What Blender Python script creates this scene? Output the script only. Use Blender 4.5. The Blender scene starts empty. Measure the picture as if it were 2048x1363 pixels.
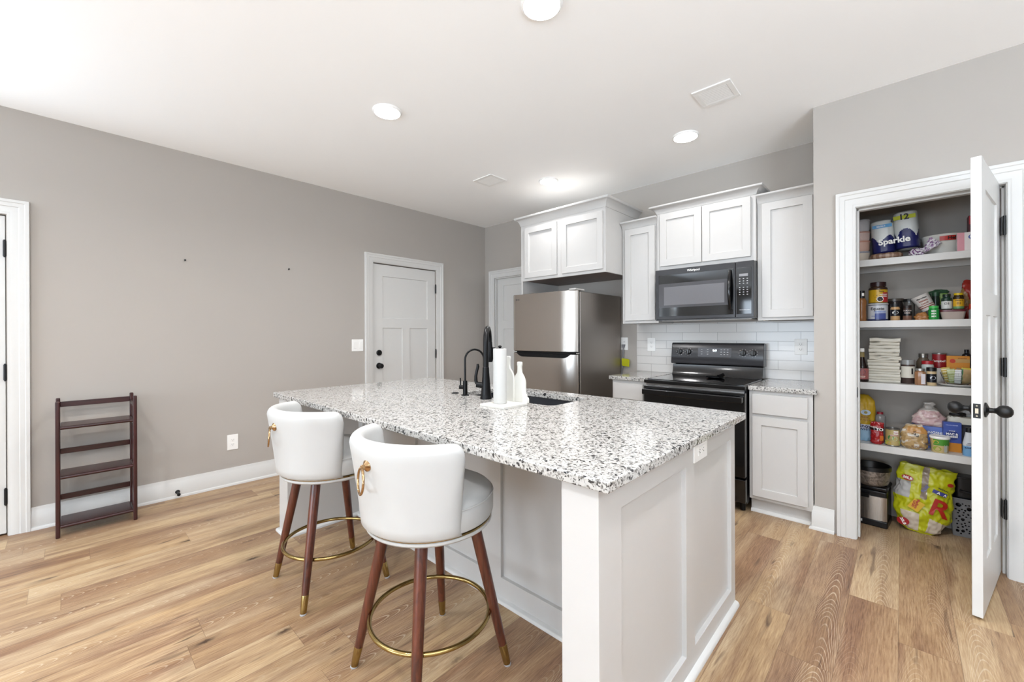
import bpy, bmesh, math, random
from mathutils import Vector, Matrix, noise
random.seed(7)
C = bpy.context.scene.collection
SC = bpy.context.scene
PI = math.pi

# ------------------------------------------------------------------ camera, world, lights, exposure
YAW, PITCH, ROLL, FPX = .7543, -.0005, -.0041, 832.17
Fv = Vector((-math.sin(YAW)*math.cos(PITCH), math.cos(YAW)*math.cos(PITCH), math.sin(PITCH)))
Rv = Vector((math.cos(YAW), math.sin(YAW), 0)); Uv = Rv.cross(Fv)
R2 = Rv*math.cos(ROLL)+Uv*math.sin(ROLL); U2 = Uv*math.cos(ROLL)-Rv*math.sin(ROLL)
cam_d = bpy.data.cameras.new('camera'); cam = bpy.data.objects.new('camera', cam_d); C.objects.link(cam)
cam_d.sensor_width = 36; cam_d.lens = FPX*36/2048
cam_d.shift_x = (1024-1022.54)/2048; cam_d.shift_y = (669.84-681.5)/2048
cam_d.clip_start = .05; cam_d.clip_end = 60
m = Matrix((R2, U2, -Fv)).transposed().to_4x4(); m.translation = Vector((0, 0, 1.27)); cam.matrix_world = m
SC.camera = cam

SC.view_settings.view_transform = 'Standard'
SC.view_settings.look = 'None'
SC.view_settings.exposure = 0.68
SC.view_settings.gamma = 1.0
SC.view_settings.use_curve_mapping = False
SC.cycles.diffuse_bounces = 6
SC.cycles.max_bounces = 10
SC.cycles.sample_clamp_indirect = 6

w = bpy.data.worlds.new('world'); SC.world = w; w.use_nodes = True
w.node_tree.nodes['Background'].inputs[0].default_value = (.85, .92, 1, 1)
w.node_tree.nodes['Background'].inputs[1].default_value = 1.0

XL, YB, YP, ZC = -4.179, 3.927, 3.333, 2.743     # left wall, back wall, pantry wall, ceiling
XR, YR = 2.7, -8.0                                # right wall, rear wall (behind the camera)

def area(name, loc, rot, sx, sy, power, color, spread=PI):
    l = bpy.data.lights.new(name, 'AREA'); l.shape = 'RECTANGLE'; l.size = sx; l.size_y = sy
    l.energy = power; l.color = color; l.spread = spread
    o = bpy.data.objects.new(name, l); C.objects.link(o); o.location = loc; o.rotation_euler = rot
    return o
# rear window daylight; unseen side and left windows added, tilted up as ceiling fill
REARW = [(-3.8, -1.0, .2, 2.4), (-.4, 2.3, .2, 2.4)]          # in the rear wall, x range and height
SIDE_FILLW = [(-2.6, .6, .5, 2.1)]                                 # added in the east wall for fill, y range and height
LEFT_FILLW = [(-3.5, -1.7, .5, 2.1)]                                # added in the left wall for fill
TILT, FILL_POW, WCOL = 1.45, 30, (.73, .86, 1); RPOW = 112
for x0, x1, z0, z1 in REARW:
    area('window_and_fill_light', ((x0+x1)/2, YR-.02, (z0+z1)/2), (PI/2, 0, 0), x1-x0-.1, z1-z0-.1, RPOW, WCOL)
for y0, y1, z0, z1 in SIDE_FILLW:
    for k in range(4): area('window_and_fill_light', (XR+.02, (y0+y1)/2, z0+(z1-z0)*(k+.5)/4), (PI/2+TILT, 0, PI/2), y1-y0-.1, .3, FILL_POW*2.4, WCOL)
for y0, y1, z0, z1 in LEFT_FILLW:
    for k in range(4): area('window_and_fill_light', (XL-.02, (y0+y1)/2, z0+(z1-z0)*(k+.5)/4), (PI/2+TILT, 0, -PI/2), y1-y0-.1, .3, FILL_POW*1.05, WCOL)
LIGHT_POS = [(-1.167, 1.448), (-2.463, 1.44), (-1.171, 3.148), (-2.461, 3.148), (.128, 1.44), (-2.46, -.7), (-1.17, -.7), (.128, -.7)]
LIGHT_POWER = 8
for k, (lx, ly) in enumerate(LIGHT_POS):
    l = bpy.data.lights.new('downlight', 'AREA'); l.shape = 'DISK'; l.size = .15; l.energy = LIGHT_POWER*((1.3 if ly > 0 else 1) if lx > 0 else (.42 if lx > -2 else .62) if ly > 3 else 1.15); l.color = (.98, .98, 1); l.spread = math.radians(155)
    o = bpy.data.objects.new('downlight', l); C.objects.link(o); o.location = (lx, ly, ZC-.016)

# ------------------------------------------------------------------ materials
def lin(h):
    h = h.lstrip('#'); c = [int(h[i:i+2], 16)/255 for i in (0, 2, 4)]
    return tuple((x/12.92 if x <= .04045 else ((x+.055)/1.055)**2.4) for x in c)+(1,)
MATS = {}
class NT:
    def __init__(s, name):
        s.m = bpy.data.materials.new(name); s.m.use_nodes = True; s.t = s.m.node_tree; s.n = s.t.nodes
        s.b = s.n['Principled BSDF']
    def node(s, typ, **kw):
        n = s.n.new(typ)
        for k, v in kw.items():
            if k.startswith('i_'): n.inputs[int(k[2:])].default_value = v
            else: setattr(n, k, v)
        return n
    def link(s, a, b): s.t.links.new(a, b)
    def math(s, op, a, b=None, c=None):
        n = s.n.new('ShaderNodeMath'); n.operation = op
        for i, v in enumerate((a, b, c)):
            if v is None: continue
            if isinstance(v, (int, float)): n.inputs[i].default_value = v
            else: s.link(v, n.inputs[i])
        return n.outputs[0]
    def ramp(s, fac, stops, interp='LINEAR'):
        n = s.n.new('ShaderNodeValToRGB'); n.color_ramp.interpolation = interp
        e = n.color_ramp.elements
        while len(e) < len(stops): e.new(.5)
        for el, (p, c) in zip(e, stops): el.position = p; el.color = c if len(c) == 4 else tuple(c)+(1,)
        s.link(fac, n.inputs[0]); return n.outputs[0]
    def mix(s, fac, a, b, blend='MIX'):
        n = s.n.new('ShaderNodeMix'); n.data_type = 'RGBA'; n.blend_type = blend
        for sock, v in ((n.inputs[0], fac), (n.inputs[6], a), (n.inputs[7], b)):
            if isinstance(v, (int, float)): sock.default_value = v
            elif isinstance(v, tuple): sock.default_value = v
            else: s.link(v, sock)
        return n.outputs[2]
    def noise(s, vec, scale, detail=2, rough=.5, dist=0):
        n = s.n.new('ShaderNodeTexNoise'); n.inputs['Scale'].default_value = scale; n.inputs['Detail'].default_value = detail
        n.inputs['Roughness'].default_value = rough; n.inputs['Distortion'].default_value = dist
        if vec is not None: s.link(vec, n.inputs['Vector'])
        return n.outputs['Fac']
    def coord(s): return s.node('ShaderNodeTexCoord').outputs['Object']
    def sep(s, v):
        n = s.n.new('ShaderNodeSeparateXYZ'); s.link(v, n.inputs[0]); return n.outputs
    def comb(s, *xyz):
        n = s.n.new('ShaderNodeCombineXYZ')
        for i, v in enumerate(xyz):
            if isinstance(v, (int, float)): n.inputs[i].default_value = v
            else: s.link(v, n.inputs[i])
        return n.outputs[0]
    def bump(s, h, strength=.2, dist=.002):
        n = s.n.new('ShaderNodeBump'); n.inputs['Strength'].default_value = strength; n.inputs['Distance'].default_value = dist
        s.link(h, n.inputs['Height']); s.link(n.outputs[0], s.b.inputs['Normal'])

def mat(name, hexc, rough=.5, metal=0, vary=.04, scale=30, bump=0, spec=.5, coat=0, alpha=1, trans=0, emit=0, ior=1.45):
    if name in MATS: return MATS[name]
    t = NT(name); c = lin(hexc)
    if vary:
        f = t.noise(t.coord(), scale, 3)
        t.link(t.mix(f, tuple(x*(1-vary) for x in c[:3])+(1,), tuple(min(1, x*(1+vary)) for x in c[:3])+(1,)), t.b.inputs['Base Color'])
        if bump: t.bump(f, bump)
    else: t.b.inputs['Base Color'].default_value = c
    t.b.inputs['Roughness'].default_value = rough; t.b.inputs['Metallic'].default_value = metal
    t.b.inputs['Specular IOR Level'].default_value = spec; t.b.inputs['Coat Weight'].default_value = coat
    t.b.inputs['Coat Roughness'].default_value = .05; t.b.inputs['IOR'].default_value = ior
    t.b.inputs['Alpha'].default_value = alpha; t.b.inputs['Transmission Weight'].default_value = trans
    if emit: t.b.inputs['Emission Color'].default_value = c; t.b.inputs['Emission Strength'].default_value = emit
    MATS[name] = t.m; return t.m

def floor_mat():
    t = NT('oak_planks'); co = t.coord(); X, Y, Z = t.sep(co)
    u = t.math('DIVIDE', t.math('ADD', X, .015), .1775); iu = t.math('FLOOR', u); fu = t.math('FRACT', u)
    wn = t.node('ShaderNodeTexWhiteNoise', noise_dimensions='1D'); t.link(iu, wn.inputs['W'])
    v = t.math('ADD', t.math('DIVIDE', Y, 1.22), t.math('MULTIPLY', wn.outputs['Value'], 5.3)); iv = t.math('FLOOR', v); fv = t.math('FRACT', v)
    wc = t.node('ShaderNodeTexWhiteNoise', noise_dimensions='3D'); t.link(t.comb(iu, iv, 3.7), wc.inputs['Vector'])
    r1 = wc.outputs['Value']; rc = t.sep(wc.outputs['Color'])
    # plank-local coordinates shifted per plank
    px = t.math('ADD', X, t.math('MULTIPLY', rc[0], 37.0)); py = t.math('ADD', Y, t.math('MULTIPLY', rc[1], 53.0))
    base = t.ramp(r1, [(0, lin('#a37a52')), (.22, lin('#b58d5e')), (.45, lin('#c59f6c')), (.7, lin('#ad855a')), (.88, lin('#d0ae7c')), (1, lin('#b98f60'))])
    # broad darker bands along the board, centred arch figure
    warp = t.noise(t.comb(t.math('MULTIPLY', px, 3.0), t.math('MULTIPLY', py, 1.2), 0), 1.0, 2)
    cx = t.math('SUBTRACT', fu, t.math('ADD', .25, t.math('MULTIPLY', rc[2], .5)))
    band = t.noise(t.comb(t.math('MULTIPLY', px, 9), t.math('MULTIPLY', py, .9), 1.7), 1.0, 3, .6, .6)
    col = t.mix(t.ramp(band, [(.42, (0, 0, 0)), (.66, (.85, .85, .85))]), base, lin('#8d6344'))
    light = t.noise(t.comb(t.math('MULTIPLY', px, 7), t.math('MULTIPLY', py, .6), 9.1), 1.0, 2, .5, .4)
    col = t.mix(t.ramp(light, [(.52, (0, 0, 0)), (.75, (.8, .8, .8))]), col, lin('#d8ba8e'))
    # cathedral arches with pale cerused grain
    q = t.math('MULTIPLY', t.math('MULTIPLY', cx, cx), 7.0)
    ph = t.math('ADD', t.math('MULTIPLY', py, 2.2), t.math('ADD', q, t.math('MULTIPLY', warp, 1.4)))
    saw = t.math('SINE', t.math('MULTIPLY', ph, 60.0))
    arch = t.math('MULTIPLY', t.ramp(saw, [(.78, (0, 0, 0)), (1, (1, 1, 1))]), t.ramp(t.noise(t.comb(t.math('MULTIPLY', px, 5), t.math('MULTIPLY', py, .8), 4), 1, 1), [(.46, (0, 0, 0)), (.6, (.75, .75, .75))]))
    col = t.mix(arch, col, lin('#dcc6a6'))
    # fine fibre
    fib = t.noise(t.comb(t.math('MULTIPLY', px, 190), t.math('MULTIPLY', py, 9), 0), 1, 3, .7)
    col = t.mix(.8, col, t.ramp(fib, [(.28, (.12, .12, .12)), (.5, (.5, .5, .5)), (.72, (.85, .85, .85))]), 'SOFT_LIGHT')
    # dark streaks and knots
    st = t.noise(t.comb(t.math('MULTIPLY', px, 26), t.math('MULTIPLY', py, 2.6), 7), 1, 2, .5, .8)
    col = t.mix(t.ramp(st, [(.655, (0, 0, 0)), (.77, (.85, .85, .85))]), col, lin('#5d4230'))
    vo = t.node('ShaderNodeTexVoronoi'); vo.inputs['Scale'].default_value = 1.0
    wx = t.math('ADD', t.math('MULTIPLY', px, 6.5), t.math('MULTIPLY', t.noise(co, 60, 2), .12))
    t.link(t.comb(wx, t.math('MULTIPLY', py, 2.4), 0), vo.inputs['Vector'])
    vsel = t.math('GREATER_THAN', t.sep(vo.outputs['Color'])[0], .45)
    kn = t.math('MULTIPLY', vsel, t.ramp(vo.outputs['Distance'], [(0, (1, 1, 1)), (.035, (.9, .9, .9)), (.1, (.25, .25, .25)), (.2, (0, 0, 0))]))
    col = t.mix(kn, col, lin('#4a3222'))
    # seams
    e1 = t.math('MAXIMUM', t.math('LESS_THAN', fu, .007), t.math('GREATER_THAN', fu, .993))
    e2 = t.math('LESS_THAN', fv, .0016)
    seam = t.math('MAXIMUM', e1, e2)
    col = t.mix(t.math('MULTIPLY', seam, .45), col, lin('#6a4c36'))
    hs = t.node('ShaderNodeHueSaturation'); hs.inputs['Saturation'].default_value = .88; hs.inputs['Value'].default_value = .76; t.link(col, hs.inputs['Color'])
    t.link(hs.outputs[0], t.b.inputs['Base Color'])
    t.link(t.math('ADD', .34, t.math('MULTIPLY', fib, .14)), t.b.inputs['Roughness'])
    t.bump(t.math('SUBTRACT', fib, t.math('MULTIPLY', seam, 1.0)), .12, .001)
    t.b.inputs['Specular IOR Level'].default_value = .4
    return t.m

def granite_mat():
    t = NT('speckled_granite'); co = t.coord()
    nz = t.node('ShaderNodeTexNoise'); nz.inputs['Scale'].default_value = 70; nz.inputs['Detail'].default_value = 2; t.link(co, nz.inputs['Vector'])
    vm = t.node('ShaderNodeVectorMath', operation='MULTIPLY_ADD'); t.link(nz.outputs['Color'], vm.inputs[0]); vm.inputs[1].default_value = (.012, .012, .012); t.link(co, vm.inputs[2])
    def vor(scale, dx):
        v = t.node('ShaderNodeTexVoronoi'); v.inputs['Scale'].default_value = scale; v.inputs['Randomness'].default_value = 1
        a = t.node('ShaderNodeVectorMath', operation='ADD'); t.link(vm.outputs[0], a.inputs[0]); a.inputs[1].default_value = (dx, dx*.3, 0)
        t.link(a.outputs[0], v.inputs['Vector']); return t.sep(v.outputs['Color'])[0]
    f1 = vor(150, 0); f2 = vor(240, 3.1); f3 = vor(105, 7.7)
    col = t.ramp(f1, [(0, lin('#b9b7b3')), (.52, lin('#b0aeaa')), (.68, lin('#94918d')), (.77, lin('#aaa8a3')), (.86, lin('#706d69')), (.92, lin('#222226')), (.965, lin('#c0bdb7'))], 'CONSTANT')
    c2 = t.ramp(f2, [(0, (0, 0, 0)), (.80, (.55, .55, .55)), (.88, (0, 0, 0)), (.93, (.95, .95, .95))], 'CONSTANT')
    col = t.mix(c2, col, lin('#54524f'))
    c3 = t.ramp(f3, [(0, (0, 0, 0)), (.95, (.9, .9, .9))], 'CONSTANT')
    col = t.mix(c3, col, lin('#1d1d20'))
    t.link(col, t.b.inputs['Base Color']); t.b.inputs['Roughness'].default_value = .09
    t.b.inputs['Specular IOR Level'].default_value = .5
    return t.m

def tile_mat():
    t = NT('subway_tile'); X, Y, Z = t.sep(t.coord())
    b = t.node('ShaderNodeTexBrick'); b.offset = .5; b.inputs['Scale'].default_value = 1
    t.link(t.comb(t.math('ADD', X, 1.645), t.math('SUBTRACT', Z, .905), 0), b.inputs['Vector'])
    b.inputs['Color1'].default_value = lin('#d2cfcb'); b.inputs['Color2'].default_value = lin('#cdcac6'); b.inputs['Mortar'].default_value = lin('#a5a29e')
    b.inputs['Mortar Size'].default_value = .0018; b.inputs['Mortar Smooth'].default_value = .1
    b.inputs['Brick Width'].default_value = .305; b.inputs['Row Height'].default_value = .0763
    t.link(b.outputs['Color'], t.b.inputs['Base Color']); t.b.inputs['Roughness'].default_value = .16
    t.bump(t.math('SUBTRACT', 1, b.outputs['Fac']), .5, .001)
    return t.m

def wall_mat(name, hexc, scuff=0):
    t = NT(name); co = t.coord(); c = lin(hexc)
    f = t.noise(co, 1.3, 3, .6); g = t.noise(co, 420, 2)
    col = t.mix(f, tuple(x*.97 for x in c[:3])+(1,), tuple(x*1.03 for x in c[:3])+(1,))
    t.link(col, t.b.inputs['Base Color']); t.b.inputs['Roughness'].default_value = .75; t.b.inputs['Specular IOR Level'].default_value = .3
    t.bump(g, .06, .001); return t.m

def steel_mat(name, hexc, rough, vertical=True):
    t = NT(name); X, Y, Z = t.sep(t.coord()); c = lin(hexc)
    v = t.comb(t.math('MULTIPLY', X, 3 if not vertical else 500), t.math('MULTIPLY', Y, 500), t.math('MULTIPLY', Z, 3 if vertical else 500))
    f = t.noise(v, 1, 2)
    t.link(t.mix(f, tuple(x*.93 for x in c[:3])+(1,), tuple(x*1.05 for x in c[:3])+(1,)), t.b.inputs['Base Color'])
    t.b.inputs['Metallic'].default_value = 1
    t.link(t.math('ADD', rough-.03, t.math('MULTIPLY', f, .06)), t.b.inputs['Roughness'])
    return t.m

def wood_mat(name, dark, light, rough=.35, axis=2, sc=1.0):
    t = NT(name); S = t.sep(t.coord()); k = [55*sc, 55*sc, 55*sc]; k[axis] = 4*sc
    v = t.comb(*[t.math('MULTIPLY', S[i], k[i]) for i in range(3)])
    f = t.noise(v, 1, 4, .65, .8)
    t.link(t.ramp(f, [(.3, lin(dark)), (.7, lin(light))]), t.b.inputs['Base Color'])
    t.b.inputs['Roughness'].default_value = rough; t.b.inputs['Coat Weight'].default_value = .2
    t.bump(f, .08); return t.m

FLOOR = floor_mat(); GRANITE = granite_mat(); TILE = tile_mat()
WALL = wall_mat('greige_wall_paint', '#aca69f'); CEIL = wall_mat('ceiling_paint', '#fdfdfc')
WALL_LIT = wall_mat('greige_paint_lightened', '#d0ccc6')  # same wall paint, lightened to make up for dim light in the pantry
TRIM = mat('trim_white', '#d0cfcc', .35, vary=.01); CAB = mat('cabinet_white', '#c2c0bd', .32, vary=.01)
STEEL = steel_mat('brushed_steel', '#b3aca5', .24); STEELSIDE = steel_mat('fridge_side_steel', '#a8a19a', .42)
BLACK = mat('gloss_black', '#0b0b0c', .12, vary=.05, coat=.3); BLACKGLASS = mat('black_glass', '#08080a', .05, vary=.02, coat=.5)
BLACKM = mat('matte_black_metal', '#080809', .34, 0, vary=.06, spec=.3); DOORBLK = mat('hardware_black', '#0c0c0d', .42, vary=.05)
CHAR = mat('charcoal_panel', '#2c2b2d', .22, vary=.04); GREYM = mat('grey_window_mesh', '#68676a', .18, vary=.06, scale=300)
BRASS = mat('polished_brass', '#a38c5a', .16, 1, vary=.03); GOLD = mat('rose_gold', '#b3926c', .14, 1, vary=.03)
WALNUT = wood_mat('walnut', '#34160e', '#66321f', .33); MAHOG = wood_mat('mahogany', '#22090a', '#3c1213', .28, axis=1); MAHOGV = wood_mat('mahogany_upright', '#22090a', '#3c1213', .28, axis=2)
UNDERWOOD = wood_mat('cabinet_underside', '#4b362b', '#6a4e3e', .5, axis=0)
LEATHER = mat('white_leather', '#bdbdbb', .42, vary=.02, scale=14, bump=.04); PLASTIC = mat('white_plastic', '#f0efec', .35, vary=.01)
SLOT = mat('dark_slot', '#2a2826', .6, vary=0); LAMP = mat('lamp_lens', '#fff8ee', .4, vary=0, emit=14)
SINKM = mat('black_composite', '#202126', .42, vary=.15, scale=300); CREAM = mat('cream_board', '#cdcbc4', .5, vary=.03)
PAPER = mat('paper_towel', '#bab9b6', .9, vary=.02, scale=160, bump=.25); WHITE = mat('print_white', '#efeeea', .5, vary=.01)
INK = mat('print_black', '#17161a', .5, vary=0); CLEAR = mat('clear_foot', '#e8e8e8', .1, vary=0, alpha=.45)
GREYP = mat('grey_plastic', '#7d7d80', .4)
def K(hexc, rough=.45, **kw):
    n = 'print_'+hexc.strip('#')+('' if rough == .45 else '_r%d' % int(rough*100))+''.join('%s%s' % (k[0], int(v*100)) for k, v in kw.items())
    return mat(n, hexc, rough, **kw)

# ------------------------------------------------------------------ mesh builder
_TXT = {}
def text_geo(s, size, bold):
    key = (s, size, bold)
    if key in _TXT: return _TXT[key]
    cu = bpy.data.curves.new('t', 'FONT'); cu.body = s; cu.size = size; cu.align_x = 'CENTER'; cu.align_y = 'CENTER'; cu.resolution_u = 3; cu.offset = bold*size
    ob = bpy.data.objects.new('t', cu); me = ob.to_mesh()
    r = ([tuple(v.co) for v in me.vertices], [tuple(p.vertices) for p in me.polygons])
    ob.to_mesh_clear(); bpy.data.objects.remove(ob); bpy.data.curves.remove(cu)
    _TXT[key] = r; return r

class MB:
    def __init__(s): s.v = []; s.f = []; s.mi = []; s.T = None; s.weld = False
    def add(s, vs, fs, mi=0):
        b = len(s.v)
        s.v += [tuple(s.T @ Vector(q)) if s.T else tuple(q) for q in vs]
        for f in fs: s.f.append(tuple(b+i for i in f)); s.mi.append(mi)
        return s
    def box(s, x0, x1, y0, y1, z0, z1, mi=0):
        x0, x1 = min(x0, x1), max(x0, x1); y0, y1 = min(y0, y1), max(y0, y1); z0, z1 = min(z0, z1), max(z0, z1)
        vs = [(x, y, z) for z in (z0, z1) for y in (y0, y1) for x in (x0, x1)]
        return s.add(vs, [(0, 2, 3, 1), (4, 5, 7, 6), (0, 1, 5, 4), (1, 3, 7, 5), (3, 2, 6, 7), (2, 0, 4, 6)], mi)
    def lathe(s, prof, c=(0, 0, 0), n=32, mi=0, a0=0, a1=2*PI, sx=1, sy=1):
        full = abs(a1-a0-2*PI) < 1e-6; k = n if full else n+1; vs = []; fs = []; idx = []
        for r, z in prof:
            if r < 1e-6 and full: idx.append([len(vs)]*k); vs.append((c[0], c[1], c[2]+z))
            else:
                row = []
                for i in range(k):
                    a = a0+(a1-a0)*i/n; row.append(len(vs)); vs.append((c[0]+sx*r*math.cos(a), c[1]+sy*r*math.sin(a), c[2]+z))
                idx.append(row)
        for A, B in zip(idx, idx[1:]):
            for i in range(n):
                j = (i+1) % k
                q = [A[i], A[j], B[j], B[i]]; u = []
                for e in q:
                    if e not in u: u.append(e)
                if len(u) > 2: fs.append(tuple(u))
        return s.add(vs, fs, mi)
    def tube(s, pts, r, n=12, mi=0, closed=False, cap=True):
        P = [Vector(p) for p in pts]; N = len(P); R = r if isinstance(r, (list, tuple)) else [r]*N
        vs = []; fs = []; up = None
        for i, p in enumerate(P):
            a = P[(i-1) % N] if (i or closed) else P[0]; b = P[(i+1) % N] if (i < N-1 or closed) else P[-1]
            d = (b-a).normalized()
            if up is None:
                up = d.orthogonal().normalized()
            up = (up-d*up.dot(d)).normalized(); sd = d.cross(up)
            for k in range(n):
                t = 2*PI*k/n; vs.append(p+R[i]*(math.cos(t)*up+math.sin(t)*sd))
        M = N if closed else N-1
        for i in range(M):
            for k in range(n):
                a, b = i*n, ((i+1) % N)*n
                fs.append((a+k, a+(k+1) % n, b+(k+1) % n, b+k))
        if cap and not closed: fs += [tuple(range(n))[::-1], tuple(range((N-1)*n, N*n))]
        return s.add(vs, fs, mi)
    def cyl(s, p0, p1, r0, r1=None, n=24, mi=0): return s.tube([p0, p1], [r0, r0 if r1 is None else r1], n, mi)
    def prism(s, poly, fn, h0, h1, mi=0):
        n = len(poly); vs = [fn(u, v, h0) for u, v in poly]+[fn(u, v, h1) for u, v in poly]
        return s.add(vs, [tuple(range(n))[::-1], tuple(range(n, 2*n))]+[(i, (i+1) % n, n+(i+1) % n, n+i) for i in range(n)], mi)
    def sweep(s, path, prof, fn, mi=0, closed=False):
        N = len(path); k = len(prof); vs = []; fs = []
        for i, p in enumerate(path):
            p = Vector(p)
            dirs = []
            if i or closed: dirs.append((p-Vector(path[i-1])).normalized())
            if i < N-1 or closed: dirs.append((Vector(path[(i+1) % N])-p).normalized())
            ns = [Vector((-d.y, d.x)) for d in dirs]
            if len(ns) == 2:
                b = (ns[0]+ns[1]).normalized(); b = b/max(.2, b.dot(ns[0]))
            else: b = ns[0]
            for o, h in prof: q = p+b*o; vs.append(fn(q.x, q.y, h))
        M = N if closed else N-1
        for i in range(M):
            a, b = i*k, ((i+1) % N)*k
            for j in range(k): fs.append((a+j, a+(j+1) % k, b+(j+1) % k, b+j))
        if not closed: fs += [tuple(range(k))[::-1], tuple(range((N-1)*k, N*k))]
        return s.add(vs, fs, mi)
    def surf(s, fn, nu, nv, closeu=False, mi=0, capv=False):
        ku = nu if closeu else nu+1
        vs = [fn(i/nu, j/nv) for j in range(nv+1) for i in range(ku)]; fs = []; ms = []
        for j in range(nv):
            for i in range(nu):
                fs.append((j*ku+i, j*ku+(i+1) % ku, (j+1)*ku+(i+1) % ku, (j+1)*ku+i)); ms.append(mi((i+.5)/nu, (j+.5)/nv) if callable(mi) else mi)
        if capv:
            fs += [tuple(range(ku))[::-1], tuple(range(nv*ku, (nv+1)*ku))]; ms += [ms[0], ms[-1]]
        b = len(s.v); s.v += [tuple(s.T @ Vector(q)) if s.T else tuple(q) for q in vs]
        for f, mm in zip(fs, ms): s.f.append(tuple(b+i for i in f)); s.mi.append(mm)
        return s
    def relief(s, fn, us, vs, dep, t, mi=0):
        """panelled board: cells of the us x vs grid lie at depth dep(u, v) behind the front, back at depth t"""
        us = sorted(us); vs = sorted(vs); D = [[dep((a+b)/2, (c+d)/2) for c, d in zip(vs, vs[1:])] for a, b in zip(us, us[1:])]
        q = lambda *p: s.add([fn(*x) for x in p], [(0, 1, 2, 3)], mi)
        n, k = len(us)-1, len(vs)-1
        for i in range(n):
            for j in range(k):
                a, b, c, d, z = us[i], us[i+1], vs[j], vs[j+1], D[i][j]
                q((a, c, z), (b, c, z), (b, d, z), (a, d, z)); q((a, c, t), (a, d, t), (b, d, t), (b, c, t))
                z2 = D[i+1][j] if i < n-1 else t
                if z2 != z: q((b, c, z), (b, c, z2), (b, d, z2), (b, d, z))
                z2 = D[i][j+1] if j < k-1 else t
                if z2 != z: q((a, d, z), (b, d, z), (b, d, z2), (a, d, z2))
                if i == 0: q((a, c, z), (a, d, z), (a, d, t), (a, c, t))
                if j == 0: q((a, c, z), (a, c, t), (b, c, t), (b, c, z))
        s.weld = True
        return s
    def text(s, body, size, fn, mi=0, bold=.0, sx=1):
        vs, fs = text_geo(body, size, bold)
        return s.add([fn(x*sx, y) for x, y, z in vs], fs, mi)
    def build(s, name, mats, parent=None, bevel=0, seg=2, smooth=38, subd=0, recalc=True):
        me = bpy.data.meshes.new(name)
        off = root_loc(parent) if parent else Vector((0, 0, 0))
        me.from_pydata([tuple(Vector(q)-off) for q in s.v], [], s.f)
        for mm in (mats if isinstance(mats, (list, tuple)) else [mats]): me.materials.append(mm)
        for p, k in zip(me.polygons, s.mi): p.material_index = k
        bm = bmesh.new(); bm.from_mesh(me)
        if s.weld: bmesh.ops.remove_doubles(bm, verts=bm.verts, dist=1e-5)
        if recalc: bmesh.ops.recalc_face_normals(bm, faces=bm.faces)
        for f in bm.faces: f.smooth = True
        lim = math.radians(smooth)
        for e in bm.edges:
            if len(e.link_faces) == 2 and e.calc_face_angle(0) > lim: e.smooth = False
        bm.to_mesh(me); bm.free(); me.validate()
        o = bpy.data.objects.new(name, me); C.objects.link(o)
        if parent: o.parent = parent
        if bevel:
            b = o.modifiers.new('edge', 'BEVEL'); b.width = bevel; b.segments = seg; b.limit_method = 'ANGLE'; b.angle_limit = math.radians(40); b.harden_normals = True
        if subd:
            q = o.modifiers.new('smooth', 'SUBSURF'); q.levels = subd; q.render_levels = subd
        return o
def root_loc(o):
    l = Vector((0, 0, 0))
    while o is not None: l += Vector(o.location); o = o.parent
    return l
def tag(o, label=None, cat=None, group=None, kind=None):
    if label: o['label'] = label
    if cat: o['category'] = cat
    if group: o['group'] = group
    if kind: o['kind'] = kind
    return o
def thing(name, label, cat, loc, group=None, kind=None):
    o = bpy.data.objects.new(name, None); C.objects.link(o); o.location = loc; o.empty_display_size = .1
    return tag(o, label, cat, group, kind)
def dup(root, loc, rz, label):
    def cp(o, p):
        c = o.copy(); C.objects.link(c); c.parent = p
        for ch in [x for x in bpy.data.objects if x.parent == o and x != c]: cp(ch, c)
        return c
    kids = [x for x in bpy.data.objects if x.parent == root]
    r = root.copy(); C.objects.link(r); r.location = loc; r.rotation_euler = (0, 0, rz); r['label'] = label
    for k in kids: cp(k, r)
    return r
def struct(o, label, cat): return tag(o, label, cat, kind='structure')
XY = lambda u, v, h: (u, v, h)
def XZ(y0, sgn=-1): return lambda u, v, h: (u, y0+sgn*h, v)        # in a wall of constant y, depth towards -y
def YZ(x0, sgn=1): return lambda u, v, h: (x0+sgn*h, u, v)        # in a wall of constant x, depth towards +x

# ------------------------------------------------------------------ room shell
struct(MB().box(XL-.15, XR+.15, YR-.15, YB+.15, -.06, 0).build('floor', FLOOR), 'wide oak plank floor running towards the cabinets', 'floor')
struct(MB().box(XL-.15, XR+.15, YR-.15, YB+.15, ZC, ZC+.08).build('ceiling', CEIL), 'smooth white ceiling with recessed lights', 'ceiling')
D1 = (-1.095, -.272, 2.052); D2 = (2.264, 3.097, 2.062)
L0 = LEFT_FILLW[0]; mb = MB(); ys = [YR-.12, L0[0], L0[1], D1[0], D1[1], D2[0], D2[1], YB+.12]
for a in (0, 2, 4, 6): mb.box(XL-.12, XL, ys[a], ys[a+1], 0, ZC)
mb.box(XL-.12, XL, L0[0], L0[1], 0, L0[2]).box(XL-.12, XL, L0[0], L0[1], L0[3], ZC)
mb.box(XL-.12, XL, D1[0], D1[1], D1[2], ZC).box(XL-.12, XL, D2[0], D2[1], D2[2], ZC)
struct(mb.build('wall_left', WALL), 'long greige wall behind the small bookshelf', 'wall')
D3 = (-3.985, -3.16, 2.03)
mb = MB().box(XL, D3[0], YB, YB+.12, 0, ZC).box(D3[0], D3[1], YB, YB+.12, D3[2], ZC).box(D3[1], .72, YB, YB+.12, 0, ZC)
struct(mb.build('wall_back', WALL), 'greige wall behind the cabinets and refrigerator', 'wall')
OP = (-.205, .394, 2.045)
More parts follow.
